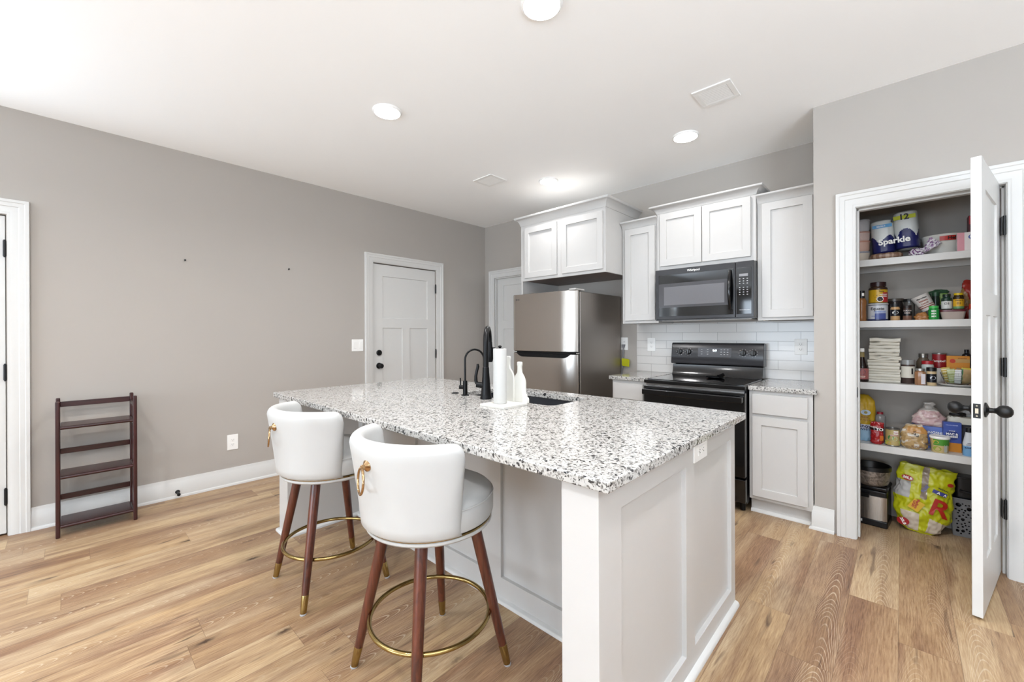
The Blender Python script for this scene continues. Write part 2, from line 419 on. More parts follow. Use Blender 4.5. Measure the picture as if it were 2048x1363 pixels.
mb = MB().box(-.42, OP[0]-.018, YP, YP+.115, 0, ZC).box(OP[1]+.018, XR, YP, YP+.115, 0, ZC).box(OP[0]-.018, OP[1]+.018, YP, YP+.115, OP[2]+.018, ZC).box(-.42, -.31, YP+.115, YB, 0, ZC)
struct(mb.build('wall_right', WALL), 'greige wall around the pantry doorway', 'wall')
struct(MB().box(.60, .72, YP+.115, YB, 0, ZC).build('wall_side', WALL_LIT), 'right side wall inside the pantry', 'wall')
def wall_run(mb, a, b, holes, fn):
    """wall along u with window holes (u0, u1, z0, z1)"""
    bx = lambda u0, u1, z0, z1: mb.prism([(u0, z0), (u1, z0), (u1, z1), (u0, z1)], fn, 0, .12)
    e = a
    for u0, u1, z0, z1 in holes: bx(e, u0, 0, ZC); bx(u0, u1, 0, z0); bx(u0, u1, z1, ZC); e = u1
    bx(e, b, 0, ZC)
def window(i, hole, fn, label):
    u0, u1, z0, z1 = hole; mb = MB()
    bx = lambda a, b, c, d: mb.prism([(a, c), (b, c), (b, d), (a, d)], fn, -.035, .0)
    for u in (u0+.03, (u0+u1)/2, u1-.03): bx(u-.03, u+.03, z0, z1)
    for z in (z0+.03, z1-.03): bx(u0, u1, z-.03, z+.03)
    struct(mb.build('window_%d' % i, TRIM), label, 'window')
RF = XZ(YR, -1); EF = YZ(XR, 1); LF = YZ(XL, -1)
mb = MB(); wall_run(mb, XL-.12, XR+.12, REARW, RF); struct(mb.build('wall_rear', WALL), 'greige wall with windows behind the camera', 'wall')
mb = MB(); wall_run(mb, YR, YB+.12, SIDE_FILLW, EF); struct(mb.build('wall_east', WALL), 'greige wall to the right of the camera', 'wall')
window(1, REARW[0], RF, 'white framed window behind the camera, the left one'); window(2, REARW[1], RF, 'white framed window behind the camera, the right one')
window(3, SIDE_FILLW[0], EF, 'added white framed window right of the camera, for fill light'); window(4, LEFT_FILLW[0], LF, 'added white framed window in the long wall, for fill light')  # both windows are unseen additions that carry the upward fill strips

BASE = [(0, .148), (.006, .148), (.008, .142), (.009, .120), (.012, .116), (.012, .108), (.0145, .104), (.0145, .02), (.024, .016), (.028, .008), (.028, 0), (0, 0)]
CASE = [(.004, 0), (.004, .010), (.010, .013), (.016, .013), (.02, .016), (.052, .017), (.056, .021), (.078, .022), (.082, .026), (.098, .026), (.1, .02), (.1, 0)]
def casing(i, path, fn, label): return struct(MB().sweep(path, CASE, fn).build('trim_%d' % i, TRIM), label, 'door trim')
def baseb(name, path, label, prof=BASE): return struct(MB().sweep(path, prof, XY).build(name, TRIM), label, 'baseboard')
# sweep offsets to the left of the travel direction
baseb('baseboard_left', [(XL, YR), (XL, D1[0]-.1)][::-1], 'white baseboard left of the far left door')
baseb('baseboard_left_middle', [(XL, D2[0]-.1), (XL, D1[1]+.1)], 'white stepped baseboard behind the dark bookshelf')
baseb('baseboard_left_corner', [(XL, YB), (XL, D2[1]+.1)], 'white baseboard between the deadbolt door and the corner')
baseb('baseboard_right', [(OP[0]-.112, YP), (-.42, YP), (-.42, YP+.045)], 'short white baseboard beside the pantry doorway')
baseb('baseboard_right_far', [(XR, YP), (OP[1]+.112, YP)], 'white baseboard right of the pantry doorway')
def door_path(a, b, h): return [(a, 0), (a, h), (b, h), (b, 0)]
casing(1, door_path(D1[0], D1[1], D1[2]), YZ(XL), 'white door casing at the left edge of the photo')
casing(2, door_path(D2[0], D2[1], D2[2]), YZ(XL), 'white casing around the door with the deadbolt')
casing(3, door_path(D3[0], D3[1], D3[2]), XZ(YB), 'white casing of the door half hidden by the refrigerator')
casing(4, door_path(OP[0], OP[1], OP[2]), XZ(YP), 'white casing around the open pantry doorway')
mb = MB().box(OP[0]-.018, OP[0], YP-.002, YP+.117, 0, OP[2]).box(OP[1], OP[1]+.018, YP-.002, YP+.117, 0, OP[2]).box(OP[0]-.018, OP[1]+.018, YP-.002, YP+.117, OP[2], OP[2]+.018)
mb.box(OP[0], OP[0]+.011, YP+.045, YP+.085, 0, OP[2]).box(OP[1]-.011, OP[1], YP+.045, YP+.085, 0, OP[2]).box(OP[0], OP[1], YP+.045, YP+.085, OP[2]-.011, OP[2])
jamb = struct(mb.build('trim_5', TRIM, bevel=.002), 'white jamb lining the pantry doorway', 'door trim')
mb = MB(); mb.prism([(YP+.02+.012*math.cos(2*PI*k/20), .905+.032*math.sin(2*PI*k/20)) for k in range(20)], YZ(OP[0]), 0, .003)
mb.build('strike_plate', DOORBLK, jamb)

def slab(mb, fn, w, h, t, z0, panels, rec=.009):
    """door slab in wall coordinates: fn(u, v, depth); recessed panels on the outer face"""
    us = {0, w}|{p[0] for p in panels}|{p[1] for p in panels}; vs = {z0, h}|{p[2] for p in panels}|{p[3] for p in panels}
    mb.relief(fn, us, vs, lambda u, v: rec if any(p[0] < u < p[1] and p[2] < v < p[3] for p in panels) else 0, t)
def cpanels(w): return [(.115, w-.115, 1.462, 1.925), (.115, w/2-.05, .24, 1.352), (w/2+.05, w-.115, .24, 1.352)]
def hinge(parent, x, y, z, h=.1): return MB().cyl((x, y, z-h/2), (x, y, z+h/2), .0075, n=12).cyl((x, y, z-h/2-.006), (x, y, z+h/2+.006), .005, n=10).build('hinge', DOORBLK, parent)
# door_1: left edge of the photo
mb = MB(); slab(mb, lambda u, v, h: (XL-.012-h, D1[0]+.004+u, v), .815, 2.046, .035, .012, cpanels(.815))
d = struct(mb.build('door_1', TRIM, bevel=.0025), 'white panel door at the left edge of the photo', 'door'); d.location = (0, 0, 0)
for z in (1.836, 1.044, .25): hinge(d, XL+.002, D1[1]-.006, z)
struct(MB().box(XL-.05, XL-.047, D1[0], D1[1], 0, D1[2]).build('trim_6', SLOT), 'dark sheet standing in for gap shade behind the far left door', 'door trim')  # thin dark sheet imitates the shade in the door gap
# door_2 with deadbolt
mb = MB(); slab(mb, lambda u, v, h: (XL-.012-h, D2[0]+.005+u, v), .823, 2.055, .035, .012, cpanels(.823))
d = struct(mb.build('door_2', TRIM, bevel=.0025), 'white panel door with black knob and deadbolt on the long wall', 'door')
for z in (1.838, 1.046, .25): hinge(d, XL+.002, D2[1]-.006, z)
def knob_round(parent, x, y, z):
    mb = MB(); mb.T = Matrix.Translation((x, y, z)) @ Matrix.Rotation(PI/2, 4, 'Y')
    mb.lathe([(0, 0), (.033, 0), (.033, .006), (.014, .009), (.011, .03), (.02, .036), (.0275, .046), (.0275, .056), (.021, .066), (0, .069)]); return mb.build('knob', DOORBLK, parent)
knob_round(d, XL-.012, 2.335, .938)
mb = MB(); mb.T = Matrix.Translation((XL-.012, 2.335, 1.081)) @ Matrix.Rotation(PI/2, 4, 'Y')
mb.lathe([(0, 0), (.031, 0), (.031, .012), (.026, .018), (0, .018)]).box(-.016, .016, -.004, .004, .018, .03); mb.build('deadbolt', DOORBLK, d)
struct(MB().box(XL-.05, XL-.047, D2[0], D2[1], 0, D2[2]).build('trim_7', SLOT), 'dark sheet standing in for gap shade behind the deadbolt door', 'door trim')  # shade of the door gap painted as a dark sheet
# door_3 behind the fridge
mb = MB(); slab(mb, lambda u, v, h: (D3[0]+.004+u, YB+.04+h, v), .815, 2.026, .035, .012, cpanels(.815))
mb.box(D3[0]-.01, D3[0]+.012, YB, YB+.04, 0, 2.03).box(D3[0], D3[1], YB, YB+.04, 2.018, 2.03)
struct(mb.build('door_3', TRIM, bevel=.0025), 'white panel door half hidden behind the refrigerator', 'door')
# door_4: pantry door standing open towards the camera
HX, HY = .376, 3.362; A4 = math.atan2(2.753-3.366, .256-.376)
T4 = Matrix.Translation((HX, HY, 0)) @ Matrix.Rotation(A4, 4, 'Z')
mb = MB(); slab(mb, lambda u, v, h: tuple(T4 @ Vector((u, -h, v))), .62, 2.052, .034, .012, cpanels(.62))
d = struct(mb.build('door_4', TRIM, bevel=.002), 'white pantry door standing open with black egg knobs', 'door')
for sgn, y0 in ((1, 0), (-1, -.034)):
    mb = MB(); mb.T = T4 @ Matrix.Translation((.555, y0, .925)) @ Matrix.Rotation(-sgn*PI/2, 4, 'X')
    mb.lathe([(0, 0), (.033, 0), (.033, .005), (.024, .009), (.012, .014), (.0105, .026), (.013, .034), (.0225, .042), (.0275, .053), (.027, .066), (.02, .077), (.01, .0825), (0, .084)], n=32); mb.build('knob', DOORBLK, d)
mb = MB(); mb.T = T4; mb.box(.62, .6216, -.0285, -.0055, .893, .957)
pl = mb.build('latch_plate', DOORBLK, d, bevel=.001)
mb = MB(); mb.T = T4; mb.box(.621, .6245, -.022, -.012, .914, .936).box(.621, .6225, -.0195, -.0145, .945, .95).box(.621, .6225, -.0195, -.0145, .9, .905); mb.build('latch', mat('satin_latch', '#b9ad98', .3, .6), pl)
for z in (1.828, 1.092, .353):
    mb = MB().box(OP[1]-.003, OP[1]-.0003, YP-.004, YP+.032, z-.047, z+.047).cyl((OP[1]-.006, YP-.006, z-.05), (OP[1]-.006, YP-.006, z+.05), .0065, n=12)
    mb.box(HX+.001, HX+.004, HY-.036, HY-.0, z-.047, z+.047)
    h = mb.build('hinge', DOORBLK, d)
    MB().box(OP[1]-.0036, OP[1]-.003, YP+.012, YP+.016, z+.01, z+.032).box(OP[1]-.0036, OP[1]-.003, YP+.012, YP+.016, z-.032, z-.01).build('slot', WHITE, h)

# ------------------------------------------------------------------ ceiling fittings
where = ['over the island near the top edge of the photo', 'over the left end of the island', 'between the ceiling vent and the range cabinets', 'near the refrigerator cabinet']
for k, (lx, ly) in enumerate(LIGHT_POS):
    lab = 'round white recessed light '+(where[k] if k < 4 else 'in the ceiling behind the camera, row %d' % (k-3))
    r = thing('recessed_light', lab, 'light', (lx, ly, ZC), 'recessed ceiling lights')
    MB().lathe([(.082, -.012), (.085, -.012), (.093, -.004), (.094, 0), (.082, 0)], (lx, ly, ZC), 40).build('trim_ring', PLASTIC, r)
    MB().lathe([(0, -.0125), (.0825, -.0115)], (lx, ly, ZC), 40).build('lens', LAMP, r)
def vent(label, x0, x1, y0, y1, n):
    r = thing('ceiling_vent', label, 'vent', ((x0+x1)/2, (y0+y1)/2, ZC), 'ceiling vents')
    f = .03
    mb = MB().box(x0, x1, y0, y0+f, ZC-.008, ZC).box(x0, x1, y1-f, y1, ZC-.008, ZC).box(x0, x0+f, y0+f, y1-f, ZC-.008, ZC).box(x1-f, x1, y0+f, y1-f, ZC-.008, ZC)
    mb.build('frame', PLASTIC, r, bevel=.003)
    MB().box(x0+f, x1-f, y0+f, y1-f, ZC-.0015, ZC-.0005).build('duct', mat('vent_dark', '#bebcb9', .7), r)
    mb = MB(); st = (y1-y0-2*f)/n
    for i in range(n):
        y = y0+f+st*(i+.5); mb.add([(x0+f, y-st*.42, ZC-.0045), (x1-f, y-st*.42, ZC-.0045), (x1-f, y+st*.16, ZC-.008), (x0+f, y+st*.16, ZC-.008)], [(0, 1, 2, 3)])
    mb.build('louvers', PLASTIC, r)
vent('square white ceiling vent right of the range lights', -.937, -.719, 2.612, 2.838, 9)
vent('small white ceiling vent near the refrigerator corner', -2.98, -2.735, 2.645, 2.86, 10)

# ------------------------------------------------------------------ plates on the walls
def plate(kind, label, fn, w, h, group=None):
    """fn(u, v, d): u to the right as seen, v up, d out of the wall"""
    r = thing(kind, label, 'switch' if 'switch' in kind else 'outlet', fn(0, 0, 0), group)
    bx = lambda mb, u0, u1, v0, v1, a, b, mi=0: mb.prism([(u0, v0), (u1, v0), (u1, v1), (u0, v1)], fn, a, b, mi)
    mb = MB(); bx(mb, -w/2, w/2, -h/2, h/2, 0, .006); mb.build('plate', PLASTIC, r, bevel=.002)
    if kind == 'light_switch':
        for cu in (-w/4, w/4):
            mb = MB(); bx(mb, cu-.0165, cu+.0165, -.033, .033, .006, .0095); mb.build('rocker', PLASTIC, r, bevel=.0015)
    else:
        for cv in (-.0195, .0195):
            mb = MB(); bx(mb, -.0165, .0165, cv-.0145, cv+.0145, .006, .008); q = mb.build('receptacle', PLASTIC, r, bevel=.001)
            mb = MB(); bx(mb, -.0075, -.0055, cv-.002, cv+.006, .008, .0085); bx(mb, .0055, .0075, cv-.002, cv+.006, .008, .0085); bx(mb, -.002, .002, cv-.0095, cv-.006, .008, .0085)
            mb.build('slots', SLOT, q)
    return r
plate('light_switch', 'white two-gang rocker switch left of the deadbolt door', lambda u, v, d: (XL+d, 2.082+u, 1.168+v), .125, .125)
plate('wall_outlet', 'white outlet low on the long wall right of the bookshelf', lambda u, v, d: (XL+d, .959+u, .365+v), .08, .128)
YT = YB-.008
plate('wall_outlet', 'white outlet on the tile left of the range', lambda u, v, d: (-1.793+u, YT-d, 1.172+v), .082, .128)
plate('wall_outlet', 'white outlet on the tile right of the range', lambda u, v, d: (-.577+u, YT-d, 1.168+v), .082, .122)
plate('wall_outlet', 'white outlet behind the refrigerator with a grey plug in it', lambda u, v, d: (-2.088+u, YB-d, 1.175+v), .08, .13)
XE = -.575
plate('wall_outlet', 'white outlet under the granite on the island end panel', lambda u, v, d: (XE+d, 1.677+u*1.0, .815+v*.9), .14, .088) if False else None
# sideways outlet on the island end
plate('wall_outlet', 'white sideways outlet under the granite on the island end', lambda u, v, d: (XE+d, 1.677+v, .822-u), .075, .14)
for y, z, wh in ((.639, 1.873, 'left'), (1.41, 1.889, 'right')):
    mb = MB().cyl((XL-.002, y, z), (XL+.014, y, z+.004), .0035, n=10).cyl((XL+.013, y, z+.004), (XL+.016, y, z+.0045), .007, n=12)
    tag(mb.build('wall_nail', DOORBLK), 'tiny dark nail in the bare long wall, %s one of the two' % wh, 'nail', 'nails in the long wall')
r = thing('door_stop', 'small black door stop on the baseboard right of the bookshelf', 'door stop', (XL+.0145, .585, .045))
mb = MB(); mb.T = Matrix.Translation((XL+.014, .585, .045)) @ Matrix.Rotation(PI/2+.12, 4, 'Y')
mb.lathe([(0, 0), (.016, 0), (.014, .006), (.007, .012), (.006, .05)]); mb.build('stem', DOORBLK, r)
mb = MB(); mb.T = Matrix.Translation((XL+.014, .585, .045)) @ Matrix.Rotation(PI/2+.12, 4, 'Y')
mb.lathe([(0, .049), (.011, .049), (.012, .058), (.009, .066), (0, .067)]); mb.build('rubber_tip', DOORBLK, r)
#--SETTING-END

# ------------------------------------------------------------------ cabinets
CROWN = [(0, 0), (.004, 0), (.008, .012), (.014, .03), (.026, .046), (.042, .056), (.05, .058), (.054, .064), (.054, .075), (0, .075)]
def crown(h, o=1): return [(a*o, b*h/.075) for a, b in CROWN]
def shaker(parent, x0, x1, z0, z1, y, t=.02, st=.058, name='door', flat=False):
    mb = MB()
    if flat: mb.box(x0, x1, y, y+t, z0, z1)
    else: mb.relief(lambda u, v, d: (u, y+d, v), (x0, x0+st, x1-st, x1), (z0, z0+st, z1-st, z1), lambda u, v: .011 if x0+st < u < x1-st and z0+st < v < z1-st else 0, t)
    return mb.build(name, CAB, parent, bevel=.0022)
def upper(label, x0, x1, yf, z0, z1, doors, crown_h, path, cz=None, under=None, st=.058, side_panel=None):
    r = thing('wall_cabinet', label, 'cabinet', ((x0+x1)/2, YB, z0), 'white upper cabinets')
    mb = MB().box(x0+.016, x1-.016, yf+.02, YB, z0+.012, z1-.001).box(x0, x1, yf, yf+.02, z0, z1).box(x0, x0+.016, yf+.02, YB, z0, z1).box(x1-.016, x1, yf+.02, YB, z0, z1)
    mb.build('body', CAB, r, bevel=.001)
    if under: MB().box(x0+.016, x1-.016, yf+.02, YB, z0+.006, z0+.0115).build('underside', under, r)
    for a, b, c, d_ in doors: shaker(r, a, b, c, d_, yf-.02, st=st)
    MB().sweep(path, crown(crown_h), lambda u, v, h: (u, v, (cz or z1)-.012+h)).build('crown', CAB, r)
    return r
# crown paths run so that the moulding leans away from the box (left of travel)
FX0, FX1, FY = -2.952, -1.935, 3.30
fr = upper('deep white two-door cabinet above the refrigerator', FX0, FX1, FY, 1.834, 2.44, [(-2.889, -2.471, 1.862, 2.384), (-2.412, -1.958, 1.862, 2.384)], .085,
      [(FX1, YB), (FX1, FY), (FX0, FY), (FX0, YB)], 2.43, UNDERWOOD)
MB().box(FX0, FX0+.019, FY+.002, YB, 0, 1.834).build('side_panel', CAB, fr, bevel=.001)
upper('narrow tall white wall cabinet between refrigerator and microwave', -1.930, -1.580, 3.60, 1.372, 2.275, [(-1.897, -1.607, 1.398, 2.247)], .062,
      [(-1.580, 3.60), (-1.93, 3.60)], 2.268)
upper('white two-door cabinet above the microwave', -1.577, -.806, 3.57, 1.826, 2.345, [(-1.547, -1.197, 1.862, 2.318), (-1.191, -.838, 1.862, 2.318)], .062,
      [(-.806, YB), (-.806, 3.57), (-1.577, 3.57), (-1.577, YB)], 2.340)
upper('tall white wall cabinet right of the microwave', -.803, -.422, 3.60, 1.372, 2.275, [(-.770, -.456, 1.394, 2.25)], .062,
      [(-.422, 3.60), (-.803, 3.60)], 2.268)
# base cabinets
def basecab(label, x0, x1, d0, d1):
    r = thing('base_cabinet', label, 'cabinet', ((x0+x1)/2, YB, 0), 'white base cabinets')
    yf = 3.326
    MB().box(x0, x1, yf, YB-.02, .105, .874).box(x0+.0, x1, yf+.05, YB-.02, 0, .105).build('body', CAB, r, bevel=.0012)
    MB().sweep([(x1, yf+.05), (x0, yf+.05)], [(0, 0), (.017, 0), (.017, .008), (.012, .016), (0, .021)], XY).build('toe_molding', TRIM, r)
    shaker(r, d0, d1, .131, .691, yf-.02); shaker(r, d0, d1, .712, .848, yf-.02, name='drawer', flat=True)
basecab('white base cabinet between the range and the pantry wall', -.797, -.426, -.775, -.452)
basecab('white base cabinet between the refrigerator and the range', -1.885, -1.568, -1.863, -1.592)
zt, th = .905, .031
def counter(label, poly):
    o = MB().prism(poly, XY, zt-th, zt).build('countertop', GRANITE, bevel=.004)
    return tag(o, label, 'countertop')
counter('speckled granite countertop right of the range', [(-.799, 3.297), (-.402, 3.297), (-.402, 3.331), (-.422, 3.331), (-.422, YB-.009), (-.799, YB-.009)])
counter('speckled granite countertop left of the range', [(-1.908, 3.297), (-1.562, 3.297), (-1.562, YB-.009), (-1.908, YB-.009)])
struct(MB().box(-1.948, -.421, YB-.008, YB-.0002, .905, 1.373).build('backsplash', TILE), 'white subway tile backsplash behind the range', 'backsplash')

# ------------------------------------------------------------------ refrigerator
RX0, RX1 = -2.852, -2.105
r = thing('refrigerator', 'stainless top-freezer refrigerator under the deep cabinet', 'refrigerator', ((RX0+RX1)/2, 3.5, 0))
MB().box(RX0+.004, RX1, 3.145, 3.876, .02, 1.66).build('body', STEELSIDE, r, bevel=.006)
MB().box(RX0+.02, RX1-.02, 3.16, 3.85, 0, .022).build('base', BLACKM, r)
MB().box(RX0+.012, RX1-.012, 3.128, 3.147, .05, 1.655).build('gasket', BLACKM, r)
def bowed(name, z0, z1, notch=None):
    def fn(u, v):
        x = RX0+(RX1-RX0)*u
        t = min(1, max(0, (u-.78)/.22)); l = min(1, max(0, (.05-u)/.05))
        y = 3.058+.05*t**2.2+.012*l**2
        return (x, y, z0+(z1-z0)*v)
    mb = MB(); N = 64
    pts = [(fn(i/N, 0)[0], fn(i/N, 0)[1]) for i in range(N+1)]+[(RX1, 3.13), (RX0, 3.13)]
    mb.prism(pts, XY, z0, z1); return mb.build(name, STEEL, r, bevel=.004, smooth=30)
bowed('freezer_door', 1.114, 1.668); fd = bowed('lower_door', .055, 1.094)
mb = MB(); mb.prism([(-2.80, 1.0945), (-2.158, 1.0945), (-2.195, 1.066), (-2.225, 1.058), (-2.73, 1.058), (-2.76, 1.066)], XZ(3.0), -.075, -.052); mb.build('handle', BLACKM, r, bevel=.002)
MB().box(RX0+.006, RX1-.004, 3.075, 3.13, 1.094, 1.114).build('divider', BLACKM, r)
MB().box(RX1-.035, RX1+.001, 3.085, 3.13, 1.099, 1.108).box(RX0, RX0+.04, 3.07, 3.13, 1.099, 1.108).build('hinge', K('#b9b6b0', .3), r)
MB().box(RX1-.075, RX1-.002, 3.075, 3.22, 1.668, 1.684).build('hinge_cap', K('#b4b2ae', .4), r, bevel=.005)
mb = MB(); mb.lathe([(0, 0), (.0085, 0)], (0, 0, 0), 20)
mb.v = [(RX0+.05+x, 3.0572, 1.617+y) for x, y, z in mb.v]
mb.text('LG', .02, lambda u, v: (RX0+.078+u, 3.0572, 1.617+v), bold=.02); mb.build('logo', K('#4a4543'), r)

# ------------------------------------------------------------------ fridge power cord
r = thing('power_cord', 'grey refrigerator power cord with a yellow tag by the outlet', 'cord', (-2.088, YB-.02, 1.15))
yc = YB-.03
MB().prism([(-2.105, 1.168), (-2.071, 1.168), (-2.079, 1.135), (-2.097, 1.135)], XZ(YB-.0085), 0, .026).build('plug', GREYP, r, bevel=.004)
pts = [(-2.088, YB-.02, 1.14), (-2.089, yc, 1.10), (-2.092, yc, 1.03), (-2.096, yc, .96), (-2.099, yc-.005, .90), (-2.101, yc-.01, .82)]
MB().tube(pts, .0052, 10).build('cable', GREYP, r)
mb = MB(); mb.prism([(-2.098, 1.028), (-2.03, 1.022), (-2.012, 1.012), (-2.016, .943), (-2.09, .95), (-2.098, .96)], XZ(yc-.008), 0, .004); mb.build('warning_tag', K('#b3b310', .4), r, bevel=.001)

# ------------------------------------------------------------------ range
SX0, SX1 = -1.557, -.804
r = thing('range', 'black freestanding glass-top range with backguard', 'range', (-1.18, 3.55, 0))
MB().box(SX0+.003, SX1-.003, 3.30, 3.90, .06, .872).build('body', BLACKM, r, bevel=.002)
for x in (SX0+.04, SX1-.04):
    for y in (3.34, 3.86): MB().cyl((x, y, 0), (x, y, .06), .018, n=14).build('foot', BLACKM, r)
MB().box(SX0, SX1, 3.252, 3.86, .872, .902).build('cooktop_frame', BLACK, r, bevel=.005)
MB().box(SX0+.018, SX1-.018, 3.285, 3.80, .9015, .9065).build('glass_top', BLACKGLASS, r, bevel=.001)
mb = MB()
for cx, cy, rr in ((-1.37, 3.42, .095), (-.99, 3.42, .11), (-1.37, 3.68, .075), (-.99, 3.68, .075)):
    mb.lathe([(rr-.0012, 0), (rr, 0)], (cx, cy, .9067), 48)
mb.build('burner_ring', K('#3a3a3d', .2), r)
MB().box(SX0+.012, SX1-.012, 3.275, 3.30, .852, .872).build('vent_strip', mat('steel_trim', '#8c8a88', .25, .9), r)
dr = MB().box(SX0+.002, SX1-.002, 3.247, 3.298, .255, .852).build('oven_door', BLACK, r, bevel=.006)
MB().box(SX0+.11, SX1-.11, 3.2455, 3.248, .40, .72).build('window', BLACKGLASS, dr)
mb = MB(); mb.sweep([(SX0+.02, 3.247), (SX0+.02, 3.205), (SX1-.02, 3.205), (SX1-.02, 3.247)], [(-.011, .785), (.011, .785), (.011, .83), (-.011, .83)], XY); mb.build('handle', BLACK, dr, bevel=.006)
MB().box(SX0+.002, SX1-.002, 3.255, 3.298, .075, .238).build('drawer', BLACK, r, bevel=.005)
MB().prism([(3.80, .905), (3.86, .905), (3.90, .905), (3.90, 1.0), (3.826, 1.0), (3.815, .935)], YZ(SX0+.012, 1), 0, SX1-SX0-.024).build('lower_backguard', BLACK, r, bevel=.003)
MB().prism([(3.798, 1.018), (3.804, 1.006), (3.90, 1.0), (3.90, 1.187), (3.84, 1.194), (3.828, 1.19), (3.82, 1.178)], YZ(SX0+.004, 1), 0, SX1-SX0-.008).build('control_panel', CHAR, r, bevel=.004)
pf = lambda u, v, d: (u, 3.798+(v-1.018)*.1375-d, v)
mb = MB(); mb.prism([(-1.312, 1.073), (-1.05, 1.073), (-1.046, 1.078), (-1.046, 1.148), (-1.05, 1.152), (-1.312, 1.152), (-1.316, 1.148), (-1.316, 1.078)], pf, 0, .0015); dp = mb.build('display', K('#39373a', .15), r)
mb = MB()
for i, x in enumerate((-1.285, -1.26, -1.235, -1.125, -1.10, -1.075)):
    for z in (1.136, 1.116, 1.096):
        if (i+int(z*1000)) % 5 != 2: mb.prism([(x-.006, z-.0016), (x+.006, z-.0016), (x+.006, z+.0016), (x-.006, z+.0016)], pf, .0015, .002)
mb.build('key_marks', K('#b9b8b8'), dp)
mb = MB(); mb.text('9:9', .028, lambda u, v: pf(-1.178+u, 1.127+v, .0025), bold=.03); mb.build('clock_digits', mat('clock_glow', '#e8f0f4', .4, vary=0, emit=1.2), dp)
for kx in (-1.475, -1.397, -.957, -.883):
    mb = MB(); mb.T = Matrix.Translation(pf(kx, 1.113, 0)) @ Matrix.Rotation(PI/2-.137, 4, 'X')
    mb.lathe([(0, 0), (.0235, 0), (.0225, .006), (.02, .010), (.019, .014), (0, .015)], n=28).box(-.006, .006, -.02, .02, .012, .026); k = mb.build('knob', BLACK, r, bevel=.001)
    mb = MB()
    for a in range(0, 330, 40):
        t = math.radians(a-60); mb.prism([(kx+.031*math.cos(t)+.0015*i, 1.113+.031*math.sin(t)+.0015*j) for i, j in ((-1, -1), (1, -1), (1, 1), (-1, 1))], pf, .0002, .0006)
    mb.build('dial_marks', K('#c9c8c8'), k)
r = thing('spoon_rest', 'small black spoon rest on the glass cooktop', 'spoon rest', (-1.13, 3.66, .9066))
mb = MB(); mb.lathe([(0, .003), (.04, .0035), (.062, .012), (.066, .014), (.066, .010), (.045, 0), (0, 0)], (-1.13, 3.655, .9067), 32, sy=.8); mb.build('dish', BLACKM, r)
mb = MB(); mb.tube([(-1.115, 3.695, .916), (-1.102, 3.72, .921), (-1.09, 3.742, .930)], [.016, .014, .015], 12); mb.build('stub_handle', BLACKM, r)

# ------------------------------------------------------------------ over-range microwave
MX0, MX1, MY, MZ0, MZ1 = -1.566, -.806, 3.505, 1.392, 1.823
r = thing('microwave', 'black over-range microwave under the two-door cabinet', 'microwave', (-1.18, 3.9, MZ0))
MB().box(MX0, MX1, MY+.035, YB-.002, MZ0, MZ1).build('body', CHAR, r, bevel=.003)
MB().box(MX0+.03, MX1-.03, MY+.06, 3.90, MZ0-.008, MZ0+.002).build('underside', STEELSIDE, r)
mb = MB().box(MX0, -.934, MY, MY+.036, MZ0+.004, MZ1); dr = mb.build('door', CHAR, r, bevel=.004)
MB().box(MX0+.03, -.945, MY-.002, MY+.001, MZ0+.03, 1.775).build('glass', BLACKGLASS, dr, bevel=.001)
MB().prism([(-1.535, 1.497), (-.97, 1.497), (-.97, 1.70), (-1.535, 1.70)], XZ(MY), .002, .0026).build('window_border', K('#454447', .14), dr)
MB().prism([(-1.49, 1.517), (-1.01, 1.517), (-1.01, 1.672), (-1.49, 1.672)], XZ(MY), .0026, .0032).build('window', GREYM, dr)
mb = MB(); mb.text('Whirlpool', .024, lambda u, v: (-1.245+u, MY-.0008, 1.797+v), bold=.02); mb.build('logo', WHITE, dr)
mb = MB(); hp = [(-.968, MY-.004-.034*math.sin(PI*min(1, max(0, t))), 1.462+.30*t) for t in [i/16 for i in range(17)]]
mb.tube([(p[0], p[1], p[2]) for p in hp], [.012]*17, 12); h = mb.build('handle', BLACK, dr)
mb = MB().box(-.932, MX1, MY, MY+.036, MZ0+.004, MZ1); cp = mb.build('control_panel', CHAR, r, bevel=.004)
MB().box(-.925, -.822, MY-.0015, MY+.001, MZ0+.03, 1.775).build('panel_glass', BLACKGLASS, cp, bevel=.001)
MB().box(-.905, -.845, MY-.0022, MY-.0014, 1.708, 1.728).build('display', K('#8b8b8e', .2), cp)
mb = MB()
for i in range(3):
    for j in range(8):
        z = 1.69-.018*j-(.012 if j > 2 else 0)
        if j < 7: mb.prism([(-.902+.026*i-.004, z-.0022), (-.902+.026*i+.005, z-.0022), (-.902+.026*i+.005, z+.0022), (-.902+.026*i-.004, z+.0022)], XZ(MY), .0015, .002)
mb.build('key_marks', K('#c4c4c6'), cp)
MB().box(-.905, -.83, MY-.0024, MY-.0014, 1.452, 1.4545).build('accent_line', K('#d8d8da', .2), cp)
MB().box(MX0+.002, MX1-.002, MY+.004, MY+.05, MZ0-.004, MZ0+.006).build('vent_lip', CHAR, r)

